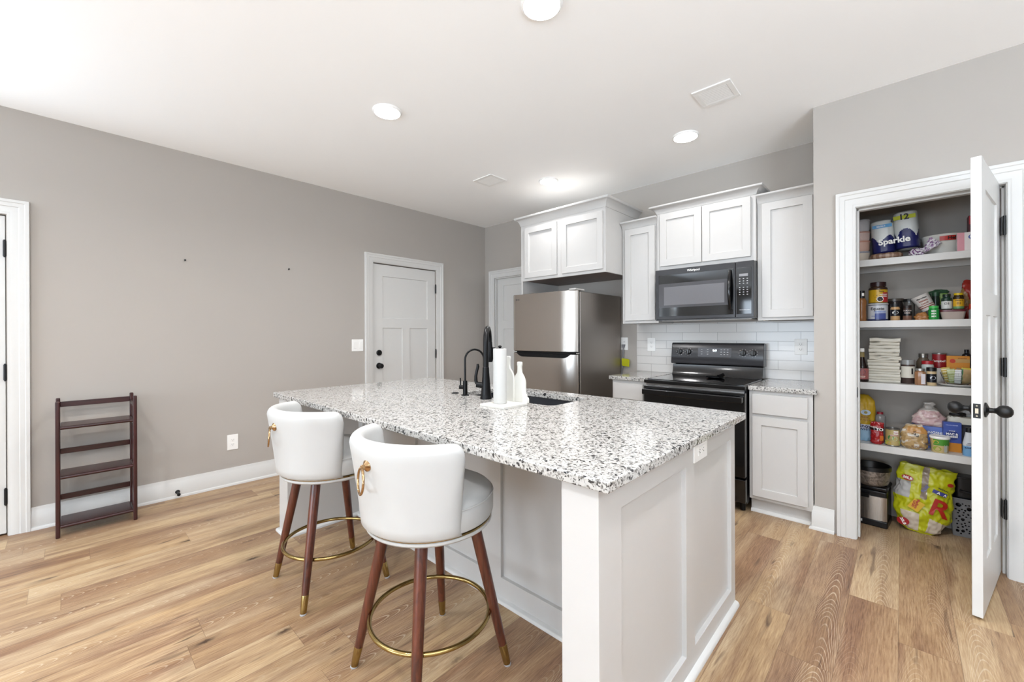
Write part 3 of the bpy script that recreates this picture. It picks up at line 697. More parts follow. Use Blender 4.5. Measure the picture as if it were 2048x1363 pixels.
# ------------------------------------------------------------------ island
IX0, IX1, IY0, IY1 = -2.985, -.53, .91, 2.155
r = thing('kitchen_island', 'long white panelled kitchen island under the granite', 'island', (-1.76, 1.55, 0))
def endpanel(name, xa, xb, sgn):
    mb = MB(); y0, y1, zt_ = .94, 2.142, .872
    fn = (lambda u, v, d: (xb-d, u, v)) if sgn > 0 else (lambda u, v, d: (xa+d, u, v))
    mb.relief(fn, (y0, 1.06, 1.538, 1.623, 2.083, y1), (0, .092, .785, zt_), lambda u, v: .017 if .092 < v < .785 and (1.06 < u < 1.538 or 1.623 < u < 2.083) else 0, xb-xa)
    return mb.build(name, CAB, r, bevel=.0015)
endpanel('end_panel', -.694, -.575, 1); endpanel('end_panel', -2.966, -2.822, -1)
PAN = ((-2.76, -2.20), (-2.11, -1.49), (-1.40, -.754))
mb = MB().relief(lambda u, v, d: (u, 1.41+d, v), {-2.822, -.694}|{q for p in PAN for q in p}, (0, .113, .79, .872), lambda u, v: .018 if .113 < v < .79 and any(p[0] < u < p[1] for p in PAN) else 0, .035)
mb.build('back_panel', CAB, r, bevel=.0015)
MB().box(-2.822, -.694, 2.09, 2.11, .1, .872).box(-2.822, -.694, 2.04, 2.06, 0, .1).build('front_frame', CAB, r)
for k in range(4): shaker(r, -2.80+k*.525, -2.30+k*.525, .12, .85, 2.11)
SHOE = [(0, 0), (.018, 0), (.018, .009), (.012, .018), (0, .022)]
mb = MB(); mb.sweep([(-.575, 2.142), (-.575, .94), (-.694, .94), (-.694, 1.41), (-2.822, 1.41), (-2.822, .94), (-2.966, .94), (-2.966, 2.142)][::-1], [(-o, h) for o, h in SHOE], XY)
mb.build('shoe_molding', TRIM, r)
# countertop with an undermount cut-out
def rrect(x0, x1, y0, y1, q, n=6):
    out = []
    for cx, cy, a in ((x1-q, y1-q, 0), (x0+q, y1-q, PI/2), (x0+q, y0+q, PI), (x1-q, y0+q, 1.5*PI)):
        out += [(cx+q*math.cos(a+PI/2*i/n), cy+q*math.sin(a+PI/2*i/n)) for i in range(n+1)]
    return out
KX0, KX1, KY0, KY1 = -2.05, -1.312, 1.695, 2.04
hole = rrect(KX0, KX1, KY0, KY1, .05); n = len(hole)
outer = []
ocx, ocy = (KX0+KX1)/2, (KY0+KY1)/2
crn = [(IX1, IY1), (IX0, IY1), (IX0, IY0), (IX1, IY0)]
for k in range(4):
    seg = hole[k*7:(k+1)*7]; outer += [crn[k]]*len(seg)
mb = MB(); vs = []; fs = []
for z in (zt, zt-th): vs += [(x, y, z) for x, y in hole]+[(x, y, z) for x, y in crn]
B = n+4
for k in range(n):
    j = (k+1) % n; ck, cj = n+k//7, n+j//7
    q = [k, j, cj, ck] if ck != cj else [k, j, ck]
    fs.append(tuple(q)); fs.append(tuple(B+i for i in q)[::-1]); fs.append((k, j, B+j, B+k))
for k in range(4): j = (k+1) % 4; fs.append((n+k, n+j, B+n+j, B+n+k))
mb.add(vs, fs); tag(mb.build('island_countertop', GRANITE, bevel=.005), 'large speckled granite slab on the island with a sink cut-out', 'countertop')
# sink
r = thing('kitchen_sink', 'black undermount sink sunk in the island granite', 'sink', (ocx, ocy, zt-.25))
mb = MB(); z1 = zt-th
lv = [(rrect(KX0-.02, KX1+.02, KY0-.02, KY1+.02, .06), z1-.0005), (rrect(KX0-.004, KX1+.004, KY0-.004, KY1+.004, .05), z1-.0005), (rrect(KX0-.002, KX1+.002, KY0-.002, KY1+.002, .05), z1-.01),
      (rrect(KX0+.004, KX1-.004, KY0+.004, KY1-.004, .05), z1-.17), (rrect(KX0+.02, KX1-.02, KY0+.02, KY1-.02, .05), z1-.198), (rrect(KX0+.05, KX1-.05, KY0+.05, KY1-.05, .05), z1-.205)]
vs = [(x, y, z) for ring, z in lv for x, y in ring]; fs = []
for a in range(len(lv)-1):
    for k in range(n): fs.append((a*n+k, a*n+(k+1) % n, (a+1)*n+(k+1) % n, (a+1)*n+k))
fs.append(tuple(range((len(lv)-1)*n, len(lv)*n)))
mb.add(vs, fs); mb.build('basin', SINKM, r, smooth=50)
mb = MB(); mb.box(-1.70, -1.676, KY0+.006, KY1-.006, z1-.2, z1-.05); mb.build('divider', SINKM, r, bevel=.008)
for x in (-1.87, -1.5): MB().lathe([(0, .004), (.035, .004), (.045, .001), (.045, 0), (0, 0)], (x, ocy, z1-.2045), 28).build('drain', BLACKM, r)

# ------------------------------------------------------------------ taps
FX, FYY = -1.742, 1.640
r = thing('kitchen_faucet', 'tall black pull-down kitchen faucet by the sink', 'faucet', (FX, FYY, zt))
MB().lathe([(0, 0), (.0335, 0), (.0335, .008), (.031, .014), (.029, .03), (.024, .09), (.0195, .15), (.018, .18), (0, .18)], (FX, FYY, zt), 32).build('body', BLACKM, r)
dx, dy = -.63, .777
pts = [(FX, FYY, zt+.18), (FX, FYY, zt+.30)]
for i in range(13):
    a = PI-PI*i/12; pts.append((FX+dx*.085*(1+math.cos(a)), FYY+dy*.085*(1+math.cos(a)), zt+.32+.085*math.sin(a)))
pts.append((FX+dx*.17, FYY+dy*.17, zt+.30))
MB().tube(pts, .0155, 16).build('gooseneck', BLACKM, r)
e = (FX+dx*.17, FYY+dy*.17)
MB().lathe([(0, -.11), (.017, -.11), (.021, -.1), (.022, -.06), (.02, -.03), (.0165, .0), (.0165, .01), (0, .01)], (e[0], e[1], zt+.31), 24).build('spray_head', BLACKM, r)
MB().box(e[0]+.008, e[0]+.03, e[1]+.004, e[1]+.026, zt+.215, zt+.29).build('spray_button', BLACKM, r, bevel=.006)
lx, ly = -.7288, -.6847
MB().cyl((FX+lx*.01, FYY+ly*.01, zt+.075), (FX+lx*.056, FYY+ly*.056, zt+.082), .0175, .0165, 20).build('valve', BLACKM, r)
hp = [(.052, .085), (.058, .105), (.058, .13), (.052, .16), (.046, .185), (.047, .2)]
MB().tube([(FX+lx*a, FYY+ly*a, zt+b) for a, b in hp], [.009, .0105, .009, .0085, .009, .006], 12).build('lever', BLACKM, r)
GX, GY = -1.937, 1.650
r = thing('filter_faucet', 'slim black gooseneck water filter tap left of the faucet', 'faucet', (GX, GY, zt))
MB().lathe([(0, 0), (.024, 0), (.024, .004), (.014, .006), (.014, .088), (0, .088)], (GX, GY, zt), 24).build('body', BLACKM, r)
dx, dy = .35, .937; R_ = .062
pts = [(GX, GY, zt+.085), (GX, GY, zt+.215)]+[(GX+dx*R_*(1-math.cos(t)), GY+dy*R_*(1-math.cos(t)), zt+.215+R_*math.sin(t)) for t in [PI*i/14 for i in range(15)]]+[(GX+dx*2*R_, GY+dy*2*R_, zt+.172)]
MB().tube(pts, .0062, 12).build('gooseneck', BLACKM, r)
MB().cyl((GX+lx*.012, GY+ly*.012, zt+.05), (GX+lx*.036, GY+ly*.036, zt+.05), .0125, n=18).build('valve', BLACKM, r)
MB().cyl((GX+lx*.027, GY+ly*.027, zt+.06), (GX+lx*.029, GY+ly*.029, zt+.105), .0042, n=10).build('lever', BLACKM, r)
o = MB().lathe([(0, .006), (.016, .006), (.017, .003), (.023, .003), (.0235, 0), (0, 0)], (-2.05, 1.665, zt), 28).build('disposal_button', BLACKM)
tag(o, 'flat black button on the granite left of the filter tap', 'button')

# ------------------------------------------------------------------ paper towel holder
PX0, PX1, PY0, PY1 = -1.592, -1.418, 1.455, 1.632
r = thing('paper_towel_holder', 'cream paper towel holder with bottle-shaped back board', 'paper towel holder', ((PX0+PX1)/2, (PY0+PY1)/2, zt))
MB().box(PX0, PX1, PY0, PY1, zt, zt+.011).build('base', CREAM, r, bevel=.0015)
def bott(cx, hw, zb, zs, zn, ztop, nw):
    L = [(hw, zb), (hw, zs), (hw*.93, zs+.014), (hw*.72, zs+.032), (nw*1.12, zs+.052), (nw, zs+.07), (nw, ztop-.022), (nw*1.18, ztop-.018), (nw*1.18, ztop-.004), (nw*.95, ztop)]
    return [(cx+a, b) for a, b in L]+[(cx-a, b) for a, b in L[::-1]]
mb = MB(); mb.prism(bott(-1.549, .043, zt+.011, 1.04, 1.1, 1.156, .0125), XZ(1.632), .002, .014); mb.build('bottle_cutout', CREAM, r, bevel=.002)
mb = MB(); mb.prism(bott(-1.477, .04, zt+.011, 1.02, 1.1, 1.128, .0125), XZ(1.632), -.011, .002); mb.build('bottle_cutout', CREAM, r, bevel=.002)
mb = MB(); mb.prism([(-1.45, zt+.011), (-1.414, zt+.011), (-1.414, .936), (-1.418, .944), (-1.425, .947), (-1.427, .958), (-1.433, .964), (-1.437, .974), (-1.45, .978)], XZ(1.632), -.008, .008); mb.build('grape_cutout', CREAM, r, bevel=.002)
TX, TY = -1.527, 1.538
MB().cyl((TX, TY, zt+.01), (TX, TY, 1.212), .006, n=14).lathe([(0, .014), (.007, .012), (.010, .006), (.007, .001), (0, 0)], (TX, TY, 1.203), 18).build('dowel', BLACKM, r)
r = thing('paper_towel_roll', 'nearly used white paper towel roll on the cream holder', 'paper towels', (TX, TY, zt+.012))
MB().lathe([(.02, 0), (.0345, 0), (.035, .003), (.035, .279), (.0345, .282), (.02, .282), (.02, 0)], (TX, TY, zt+.0125), 40).build('paper', PAPER, r)
MB().lathe([(.0175, 0), (.0205, 0), (.0205, .2835), (.0175, .2835), (.0175, 0)], (TX, TY, zt+.0125), 28).build('core', K('#6f6a66', .8), r)

# ------------------------------------------------------------------ bar stools
STX = (-2.192, .943); ST2 = (-1.325, .951)
r = thing('bar_stool', 'white barrel-back swivel bar stool nearest the camera', 'bar stool', (0, 0, 0), 'white leather swivel bar stools')
for sx in (-1, 1):
    for sy in (-1, 1):
        pt = lambda z: (sx*(.208-.163*z), sy*(.208-.163*z), z)
        lg = MB().tube([pt(.006+.072), pt(.2), pt(.4), pt(.575)], [.0158, .0185, .0212, .0225], 20).build('leg', WALNUT, r)
        MB().tube([pt(.006), pt(.012), pt(.078), pt(.0805)], [.013, .0138, .0165, .016], 20).build('brass_cap', BRASS, lg)
        MB().lathe([(0, 0), (.0135, 0), (.0145, .004), (.013, .007), (0, .007)], (sx*.208, sy*.208, 0), 16).build('foot_glide', CLEAR, lg)
zr = .213; rr = math.hypot(1, 1)*(.208-.163*zr)-.021
MB().tube([(rr*math.cos(2*PI*i/64), rr*math.sin(2*PI*i/64), zr) for i in range(64)], .0085, 12, closed=True).build('foot_ring', BRASS, r)
MB().lathe([(0, .564), (.215, .564), (.231, .569), (.236, .575), (.236, .583), (.228, .586), (0, .586)], n=56).build('seat_base', LEATHER, r)
sw = MB().lathe([(.05, .585), (.234, .585), (.2345, .591), (.05, .591)], n=56).build('brass_band', BRASS, r)
MB().lathe([(0, .59), (.222, .59), (.236, .597), (.242, .613), (.242, .66), (.238, .678), (.228, .692), (.205, .703), (.15, .709), (0, .711)], n=64).tube([(.2405*math.cos(2*PI*i/64), .2405*math.sin(2*PI*i/64), .676) for i in range(64)], .0028, 8, closed=True).build('seat', LEATHER, r)
# barrel back; centre of the back looks along -y, span about 160 degrees
HL, HR = math.radians(76), math.radians(82)
def sect(t):
    """closed cross-section (radius, z) of the shell at parameter t in -1..1"""
    e = max(0, (abs(t)-.86)/.14); k = math.sqrt(max(0, 1-e*e)); k = max(k, .08)
    top = .918-.058*(1-math.sqrt(max(0, 1-min(1, e)**2)))-.006*abs(t)**3; bot = .589
    N = 10; P = []
    thick = .05*k+.004
    ro = lambda z: .249+.044*((z-bot)/.33)**1.25
    for i in range(N+1):
        z = bot+.012+(top-.03-bot-.012)*i/N; P.append((ro(z)-(.05-thick)*.5, z))
    hw = thick/2
    for i in range(1, 8):
        a = PI*i/8; z = top-.03+.03*math.sin(a); P.append((ro(top-.03)-(.05-thick)*.5-hw+hw*math.cos(a), z))
    for i in range(N+1):
        z = top-.03-(top-.03-bot-.012)*i/N; P.append((ro(z)-(.05-thick)*.5-thick, z))
    P.append((ro(bot)-.03, bot)); P.append((ro(bot)-.012, bot))
    return P
NS = len(sect(0)); NT_ = 72
def tpos(j):
    s = j/NT_*2-1
    return s
def shellfn(u, v):
    t = v*2-1; t = math.copysign(1-(1-abs(t))**1.0, t)
    q = sect(t); rad, z = q[int(round(u*NS)) % NS]
    a = -PI/2-HL+(t+1)/2*(HL+HR); return (rad*math.cos(a), rad*math.sin(a), z)
bk = MB().surf(shellfn, NS, NT_, closeu=True, capv=True).build('backrest', LEATHER, r, smooth=50)
zs = .842; ra = .249+.044*((zs-.589)/.33)**1.25; RO = Matrix.Rotation(math.radians(9), 4, 'Z')
mb = MB(); mb.T = RO @ Matrix.Translation((0, -ra, zs)) @ Matrix.Rotation(PI/2, 4, 'X')
mb.lathe([(0, 0), (.02, 0), (.019, .004), (.012, .009), (.007, .013), (.007, .022), (0, .024)], n=24)
mb.T = RO
mb.tube([(-.006+.012*i/6, -ra-.02, zs-.004) for i in range(7)], .006, 10)
rg = mb.build('ring_mount', GOLD, bk)
mb = MB(); mb.T = RO @ Matrix.Translation((0, -ra-.022, 0)) @ Matrix.Rotation(math.radians(-24), 4, 'Z'); mb.tube([(.041*math.sin(2*PI*i/48), .003*math.cos(2*PI*i/48)-.003, zs-.045+.041*math.cos(2*PI*i/48)) for i in range(48)], .0042, 10, closed=True).build('ring_pull', GOLD, rg)
s1 = dup(r, (STX[0], STX[1], 0), math.radians(-2), 'white barrel-back swivel bar stool farther from the camera, by the long wall')
r.location = (ST2[0], ST2[1], 0); r.rotation_euler = (0, 0, math.radians(-1))

# ------------------------------------------------------------------ folding bookshelf
r = thing('bookshelf', 'small dark mahogany three-tier folding bookshelf against the long wall', 'bookshelf', (-4.0, .133, 0))
bx0, bx1, by0, by1 = -4.125, -3.87, -.060, .325
def post(x0, x1, y0, y1):
    return MB().box(x0, x1, y0, y1, 0, .861).build('post', MAHOGV, r, bevel=.006, seg=3)
for y0 in (by0, by1-.021):
    post(bx1-.022, bx1, y0, y0+.021); post(bx0, bx0+.022, y0, y0+.021)
    mb = MB()
    for z in (.052, .36, .675, .80): mb.box(bx0+.022, bx1-.022, y0+.003, y0+.018, z-.017, z+.017)
    for i in range(2): mb.box(bx0+.08+.07*i, bx0+.1+.07*i, y0+.006, y0+.015, .069, .80)
    mb.build('side_frame', MAHOGV, r, bevel=.002)
for z in (.700, .386, .076):
    s = MB().box(bx0+.03, bx1-.012, by0+.023, by1-.023, z-.014, z).build('shelf', MAHOG, r, bevel=.004)
    MB().cyl((bx1-.014, by0+.022, z-.009), (bx1-.014, by1-.022, z-.009), .0105, n=16).build('nosing', MAHOG, s)
for z in (.817, .502, .196): MB().box(bx0+.003, bx0+.015, by0+.021, by1-.021, z-.018, z+.018).build('back_rail', MAHOG, r, bevel=.002)
#--KITCHEN-END

# ------------------------------------------------------------------ pantry shelves and food
SH = [1.757, 1.3535, .946, .541]
for i, (z, nm) in enumerate(zip(SH, ('topmost white pantry shelf, holding the paper towel pack', 'white pantry shelf second from the top, lined with spice jars', 'white pantry shelf third from the top, holding the stacked cloths', 'lowest white pantry shelf, holding bags and the green tub'))):
    r = thing('pantry_shelf', nm, 'shelf', (.145, 3.62, z-.044), 'pantry shelves')
    MB().box(-.309, .599, 3.638, YB-.001, z-.019, z).build('board', TRIM, r)
    MB().box(-.309, .599, 3.619, 3.638, z-.044, z).build('front_edge', TRIM, r, bevel=.0015)
    MB().box(-.309, .599, YB-.02, YB-.001, z-.057, z-.019).build('cleat', TRIM, r, bevel=.001)
G1, G2, G3, G4, G0 = 'food on the top pantry shelf', 'jars and packets on the second pantry shelf', 'things on the third pantry shelf', 'food on the lowest pantry shelf', 'things on the pantry floor'

def flat(cx, y, cz): return lambda u, v: (cx+u, y, cz+v)
def wrap(cx, cy, cz, r, rot=0): return lambda u, v: (cx+r*math.sin(u/r+rot), cy-r*math.cos(u/r+rot), cz+v)
def jar(kind, label, cat, group, x, y, z, rb, h, body, lid, rl=None, hl=.018, neck=.02, lab=None, lines=(), square=False, sh=.25):
    """round jar: body, lid, optional label band (z0, z1, material) with lettering lines (text, size, dz, material)"""
    r = thing(kind, label, cat, (x, y, z), group); rl = rl or rb*.85; hb = h-hl
    n = 4 if square else 32; a0 = PI/4 if square else 0
    MB().lathe([(0, 0), (rb*.93, 0), (rb, .004), (rb, hb-neck), (rb*.97, hb-neck*.6), (rl*.93, hb-.003), (rl*.93, hb+.002), (0, hb+.002)], (x, y, z), n if not square else 8, a0=a0 if not square else PI/8, a1=(a0 if not square else PI/8)+2*PI).build('body', body, r, bevel=.001)
    if lid: MB().lathe([(0, hb+.001), (rl, hb+.001), (rl, h-.002), (rl*.95, h), (0, h)], (x, y, z), 36).build('lid', lid, r)
    if lab:
        z0, z1, mm = lab; o = MB().lathe([(rb+.0006, z0), (rb+.0006, z1)], (x, y, z), 40 if not square else 8, a0=PI*1.08 if not square else PI/8+PI, a1=PI*1.92 if not square else PI/8+2*PI).build('paper_label', mm, r, recalc=False)
        if lines:
            mb = MB(); ms = []
            for t, sz, dz, m2 in lines:
                if m2 not in ms: ms.append(m2)
                mb.text(t, sz, wrap(x, y, z+(z0+z1)/2+dz, rb+.0012), ms.index(m2), .02)
            mb.build('lettering', ms, o)
    return r
def superring(a, b, p, k):
    t = 2*PI*k; c, s = math.cos(t), math.sin(t)
    return (math.copysign(abs(c)**(2/p), c)*a, math.copysign(abs(s)**(2/p), s)*b)
def pouch(kind, label, cat, group, c, w, d, h, mats, pick=None, prof=None, tilt=(0, 0, 0), seed=0, wr=.006, p=3, nu=56, nv=30, name='bag', pinch=True, opentop=False):
    """soft bag: rings of super-ellipses, bottom rounded, top pinched; pick(u, v, front) chooses the material"""
    r = thing(kind, label, cat, c, group)
    prof = prof or [(0, .82, .8), (.08, .97, 1), (.5, 1, 1), (.8, .97, .72), (.92, .95, .25), (1, .97, .05)]
    def pr(t):
        for (t0, a0, b0), (t1, a1, b1) in zip(prof, prof[1:]):
            if t <= t1: f = (t-t0)/(t1-t0); f = f*f*(3-2*f); return a0+(a1-a0)*f, b0+(b1-b0)*f
        return prof[-1][1:]
    R_ = Matrix.Translation(c) @ Matrix.Rotation(tilt[2], 4, 'Z') @ Matrix.Rotation(tilt[1], 4, 'Y') @ Matrix.Rotation(tilt[0], 4, 'X')
    def fn(u, v):
        a, b = pr(v); x, y = superring(a*w/2, b*d/2, p, u)
        q = Vector((x*9/w*.6+seed*3.1, y*9/d*.4, v*6+seed))
        k = wr*noise.noise(q)+wr*.5*noise.noise(q*2.7)
        l = math.hypot(x, y) or 1
        return R_ @ Vector((x+k*x/l, y+k*y/l, h*v+(wr*.8*noise.noise(q*1.3) if v > .9 else 0)))
    def mi(u, v):
        if not pick: return 0
        x, y = superring(1, 1, p, u); return pick(x, v, y < 0.15)
    mb = MB().surf(fn, nu, nv, closeu=True, mi=mi)
    ku = nu; b0 = len(mb.v)
    mb.f.append(tuple(range(ku))[::-1]); mb.mi.append(0)
    if not opentop: mb.f.append(tuple(range(nv*ku, (nv+1)*ku))); mb.mi.append(mb.mi[-2])
    o = mb.build(name, mats, r, smooth=70)
    front = lambda u, v, off=.0015: fn(_u_for(u, p), v)
    return r, o, R_
def _u_for(x, p): # ring parameter of the front side at normalised x
    best = min(range(400), key=lambda i: abs(superring(1, 1, p, .5+.5*i/400)[0]-x)); return .5+.5*best/400
def carton(kind, label, cat, group, x, y, z, w, d, h, mm, rot=0, name='box'):
    r = thing(kind, label, cat, (x, y, z), group)
    T = Matrix.Translation((x, y, z)) @ Matrix.Rotation(rot, 4, 'Z')
    mb = MB(); mb.T = T; mb.box(-w/2, w/2, -d/2, d/2, 0, h); o = mb.build(name, mm, r, bevel=.0008)
    face = lambda cu, cv, off=.0006: (lambda u, v: tuple(T @ Vector((cu+u, -d/2-off, cv+v))))
    return r, o, face
def patch(parent, name, mm, f, poly): return MB().add([f(u, v) for u, v in poly], [tuple(range(len(poly)))]).build(name, mm, parent, recalc=False)
def rect(a, b, c, d): return [(a, c), (b, c), (b, d), (a, d)]
def disc(cx, cy, r, n=24, ry=None): return [(cx+r*math.cos(2*PI*k/n), cy+(ry or r)*math.sin(2*PI*k/n)) for k in range(n)]
def words(parent, f, items, name='lettering'):
    mb = MB(); ms = []
    for t, sz, u, v, mm, *b in items:
        if mm not in ms: ms.append(mm)
        mb.text(t, sz, lambda a, c_, u=u, v=v: f(u+a, v+c_), ms.index(mm), b[0] if b else .02)
    return mb.build(name, ms, parent, recalc=False)

RED, NAVY, YEL, GREEN, BLUE, ORANGE, TAN, BROWN, PINK = K('#a5222a'), K('#22244f'), K('#c9a521'), K('#3c8a3c'), K('#3f56a6'), K('#d38a2c'), K('#b98e5c'), K('#7c4c2c'), K('#cf8e98')
# ---- top shelf
z = SH[0]
for k, (zz, hh, cc) in enumerate(((0, .105, '#cbbcae'), (.07, .095, '#c6a594'), (.135, .095, '#cdb8b0'), (.2, .088, '#c3c3c6'))):
    pass
cups = [(-.205, 3.74)]
hts = [0, .072, .144, .207]; cl = ['#cbbfb0', '#caa898', '#cdb6ae', '#c4c4c8']
wd = ['lowest cream', 'second peach', 'third pale pink', 'topmost pale grey']
for k in range(4):
    r = thing('storage_bowl', wd[k]+' plastic tub in the tower at the left of the top pantry shelf', 'bowl', (-.212, 3.735, z+hts[k]), 'tower of plastic tubs')
    hh = .079 if k == 3 else (hts[k+1]-hts[k])
    MB().lathe([(0, 0), (.046, 0), (.052, .01), (.0535, hh-.012), (.0535, hh-.001), (0, hh-.001)], (-.212, 3.735, z+hts[k]), 32).build('tub', K(cl[k]), r)
    MB().lathe([(.0537, hh-.013), (.0558, hh-.012), (.0558, hh-.004), (.0537, hh-.003)], (-.212, 3.735, z+hts[k]), 32).build('rim', K(('#8d8f9c', '#b98672', '#b48a7c', '#bdbdc0')[k]), r)
# paper towel six pack: a 3x2 block of rolls in printed film
r = thing('paper_towel_pack', 'pack of paper towel rolls in white and navy film on the top shelf', 'paper towels', (-.03, 3.76, z+.037), G1)
T = Matrix.Translation((-.028, 3.765, z+.042)) @ Matrix.Rotation(-.06, 4, 'Y')
def packmi(u, v):
    return 1 if False else 0
for s_, dz in ((-1, 0), (1, .012)):
    hh = .232 if s_ < 0 else .252
    mb = MB(); mb.T = T @ Matrix.Translation((s_*.058, 0, dz))
    def cut(u, x=0): # wavy edge of the navy print
        return (.62 if s_ < 0 else .66)-.18*abs(math.sin(2*PI*u*1.0+(.9 if s_ < 0 else 2.2)))
    prof = [(0, 0), (.045, 0), (.056, .008), (.058, .02), (.0585, .06), (.0585, .1), (.0585, .14), (.0585, hh-.02), (.056, hh-.006), (.045, hh), (0, hh)]
    def fn(u, v):
        z_ = hh*v; e = min(1, min(z_, hh-z_)/.016); rr = .0595*(math.sin(e*PI/2)**.35 if e < 1 else 1); x, y = superring(rr, rr*1.3, 2.6, u); return (x, y, z_)
    navy = lambda u, v: 1 if (.03 < v < (.30+.22*abs(math.sin(PI*(u*4+(.15 if s_ < 0 else .55))))) and v < .56) else 0
    mb.surf(fn, 96, 48, closeu=True, mi=navy, capv=True); mb.build('wrapped_roll', [K('#d5d7d4', .22), K('#23265c', .22)], r, smooth=60)
f = lambda u, v: tuple(T @ Vector((u, -.081, v)))
patch(r, 'printed_band', K('#4d93c4', .25), f, rect(-.105, -.008, .172, .193)); patch(r, 'printed_band', K('#b9bd2c', .25), lambda u, v: tuple(T @ Vector((u, -.0812, v))), rect(.0, .105, .204, .229))
words(r, lambda u, v: tuple(T @ Vector((u, -.0822, v))), [('12', .05, .05, .217, INK, .03), ('6', .03, -.006, .205, INK, .03), ('SELECT', .014, -.062, .182, WHITE), ('Sparkle', .052, -.005, .075, WHITE, .03)])
pouch('tortilla_bag', 'flat brown bag lying under the paper towel pack', 'bag', G1, (-.078, 3.70, z+.0005), .165, .13, .036, [K('#7d5f4c', .3), K('#a08672', .3)], lambda x, v, fr: 1 if math.sin(x*17) > .5 else 0, [(0, .9, .9), (.3, 1, 1), (.7, 1, 1), (1, .9, .9)], seed=2, wr=.004, nv=10)
pouch('plastic_bag', 'crumpled purple and white plastic bag beside the paper towel pack', 'bag', G1, (.062, 3.665, z+.0005), .075, .06, .05, [K('#c6c0c6', .25), K('#6d4770', .25)], lambda x, v, fr: 1 if noise.noise(Vector((x*4, v*5, 3))) > .05 else 0, [(0, .7, .7), (.3, 1, 1), (.7, .8, .8), (1, .25, .2)], tilt=(0, .35, 0), seed=5, wr=.010, nv=18)
r, o, _ = pouch('plastic_bag', 'twisted end of a purple printed bag leaning on the white plates', 'bag', G1, (.096, 3.66, z+.022), .06, .03, .085, [K('#c9c3c9', .25), K('#75507a', .25)], lambda x, v, fr: 1 if noise.noise(Vector((x*4, v*6, 8))) > .1 else 0, [(0, .5, .5), (.4, .6, .6), (.7, .9, .6), (1, 1, .3)], tilt=(0, .75, 0), seed=9, wr=.008, nv=18)
r = thing('plate_pack', 'stack of white disposable plates in clear film on the top shelf', 'plates', (.19, 3.80, z), G1)
MB().lathe([(0, 0), (.072, 0), (.08, .006), (.096, .10), (.104, .126), (.1, .128), (.09, .122), (0, .118)], (.19, 3.80, z), 48).build('plates', K('#cfcdc6', .25), r)
mb = MB(); fw = wrap(.19, 3.80, z, .1015); mb.add([fw(-.02+.12*i/8, .085+.028*j) for j in (0, 1) for i in range(9)], [(i, i+1, i+10, i+9) for i in range(8)]); lb = mb.build('paper_label', K('#b02a22', .3), r, recalc=False)
mb = MB(); mb.text('Hefty', .027, lambda u, v: wrap(.19, 3.80, z, .1022)(.045+u, .0985+v), bold=.03); mb.build('lettering', INK, lb, recalc=False)
r, o, f = carton('tea_box', 'pink and white box at the right end of the top shelf', 'box', G1, .292, 3.650, z, .105, .05, .107, K('#dcd4d2'))
patch(o, 'printed_panel', PINK, f(-.0375, .0535), rect(-.0145, .0145, -.0535, .0535)); patch(o, 'printed_oval', K('#46579a'), f(.028, .078, .0008), disc(0, 0, .036, ry=.02)); 
words(o, f(.0, 0, .0012), [('Chi', .036, .024, .078, WHITE, .03), ('INSTANT', .009, .02, .042, INK), ('SAMPLER', .009, .02, .03, INK)])
r, o, f = carton('snack_box', 'dark red box behind the pink box on the top shelf', 'box', G1, .338, 3.80, z, .085, .08, .228, K('#5c2228'))
patch(o, 'printed_panel', K('#c03038'), f(-.02, .195), rect(-.02, .06, -.02, .03)); patch(o, 'printed_panel', K('#b9b4ae'), f(0, .195, .0008), rect(-.026, .03, -.012, .024)); words(o, f(0, 0, .0012), [('5', .045, -.018, .15, K('#c03038'), .04)])
# ---- second shelf
z = SH[1]
r = thing('sauce_bottle', 'brown sauce bottle with black cap at the left of the second shelf', 'bottle', (-.2, 3.665, z), G2)
MB().lathe([(0, 0), (.0235, 0), (.026, .004), (.0265, .03), (.0245, .06), (.0245, .09), (.0268, .12), (.0262, .135), (.02, .15), (.0165, .155), (0, .155)], (-.2, 3.665, z), 28).build('body', K('#8a5c36', .2), r)
c_ = MB().lathe([(0, .153), (.0185, .153), (.0175, .204), (0, .206)], (-.2, 3.665, z), 24).build('cap', K('#16161b', .3), r)
MB().lathe([(.0186, 0), (.0182, .02)], (-.2, 3.665, z+.168), 16, a0=PI*1.55, a1=PI*1.8).build('printed_mark', WHITE, c_, recalc=False)
jar('powder_tub', 'white and blue round powder tub under the yellow labelled jar', 'tub', G2, -.119, 3.705, z, .0525, .1165, K('#31365e', .3), K('#bfbebb', .3), rl=.0535, hl=.012, neck=.004, lab=(.012, .102, K('#c9cbcf', .3)),
    lines=[('Equate', .027, .022, INK), ('Powder', .012, .002, K('#6a7aa8')), ('LAXATIVE 8 OZ', .009, -.026, BLUE)])
for zz0, zz1, hexc in ((.012, .05, '#4b5794'), (.052, .066, '#98a4c8')): MB().lathe([(.0533, zz0), (.0533, zz1)], (-.119, 3.705, z), 24, a0=PI*1.42, a1=PI*1.78).build('printed_band', K(hexc, .3), [q for q in bpy.data.objects if q.name.startswith('powder_tub')][0], recalc=False)
z2 = z+.1168
r = jar('cocoa_jar', 'clear jar with yellow label and brown lid on the white tub', 'jar', G2, -.117, 3.705, z2, .049, .14, K('#3d2c22', .15), K('#2c1718', .3), rl=.041, hl=.027, neck=.02, lab=(.004, .088, K('#c29a1f', .3)))
MB().lathe([(.0502, .006), (.0502, .07)], (-.117, 3.705, z2), 12, a0=PI*1.66, a1=PI*1.9).build('printed_patch', K('#a5262a', .3), r, recalc=False)
fw = wrap(-.117, 3.705, z2, .0505); MB().add([fw(u, v) for u, v in disc(.012, .026, .018)], [tuple(range(24))]).build('printed_cup', WHITE, r, recalc=False)
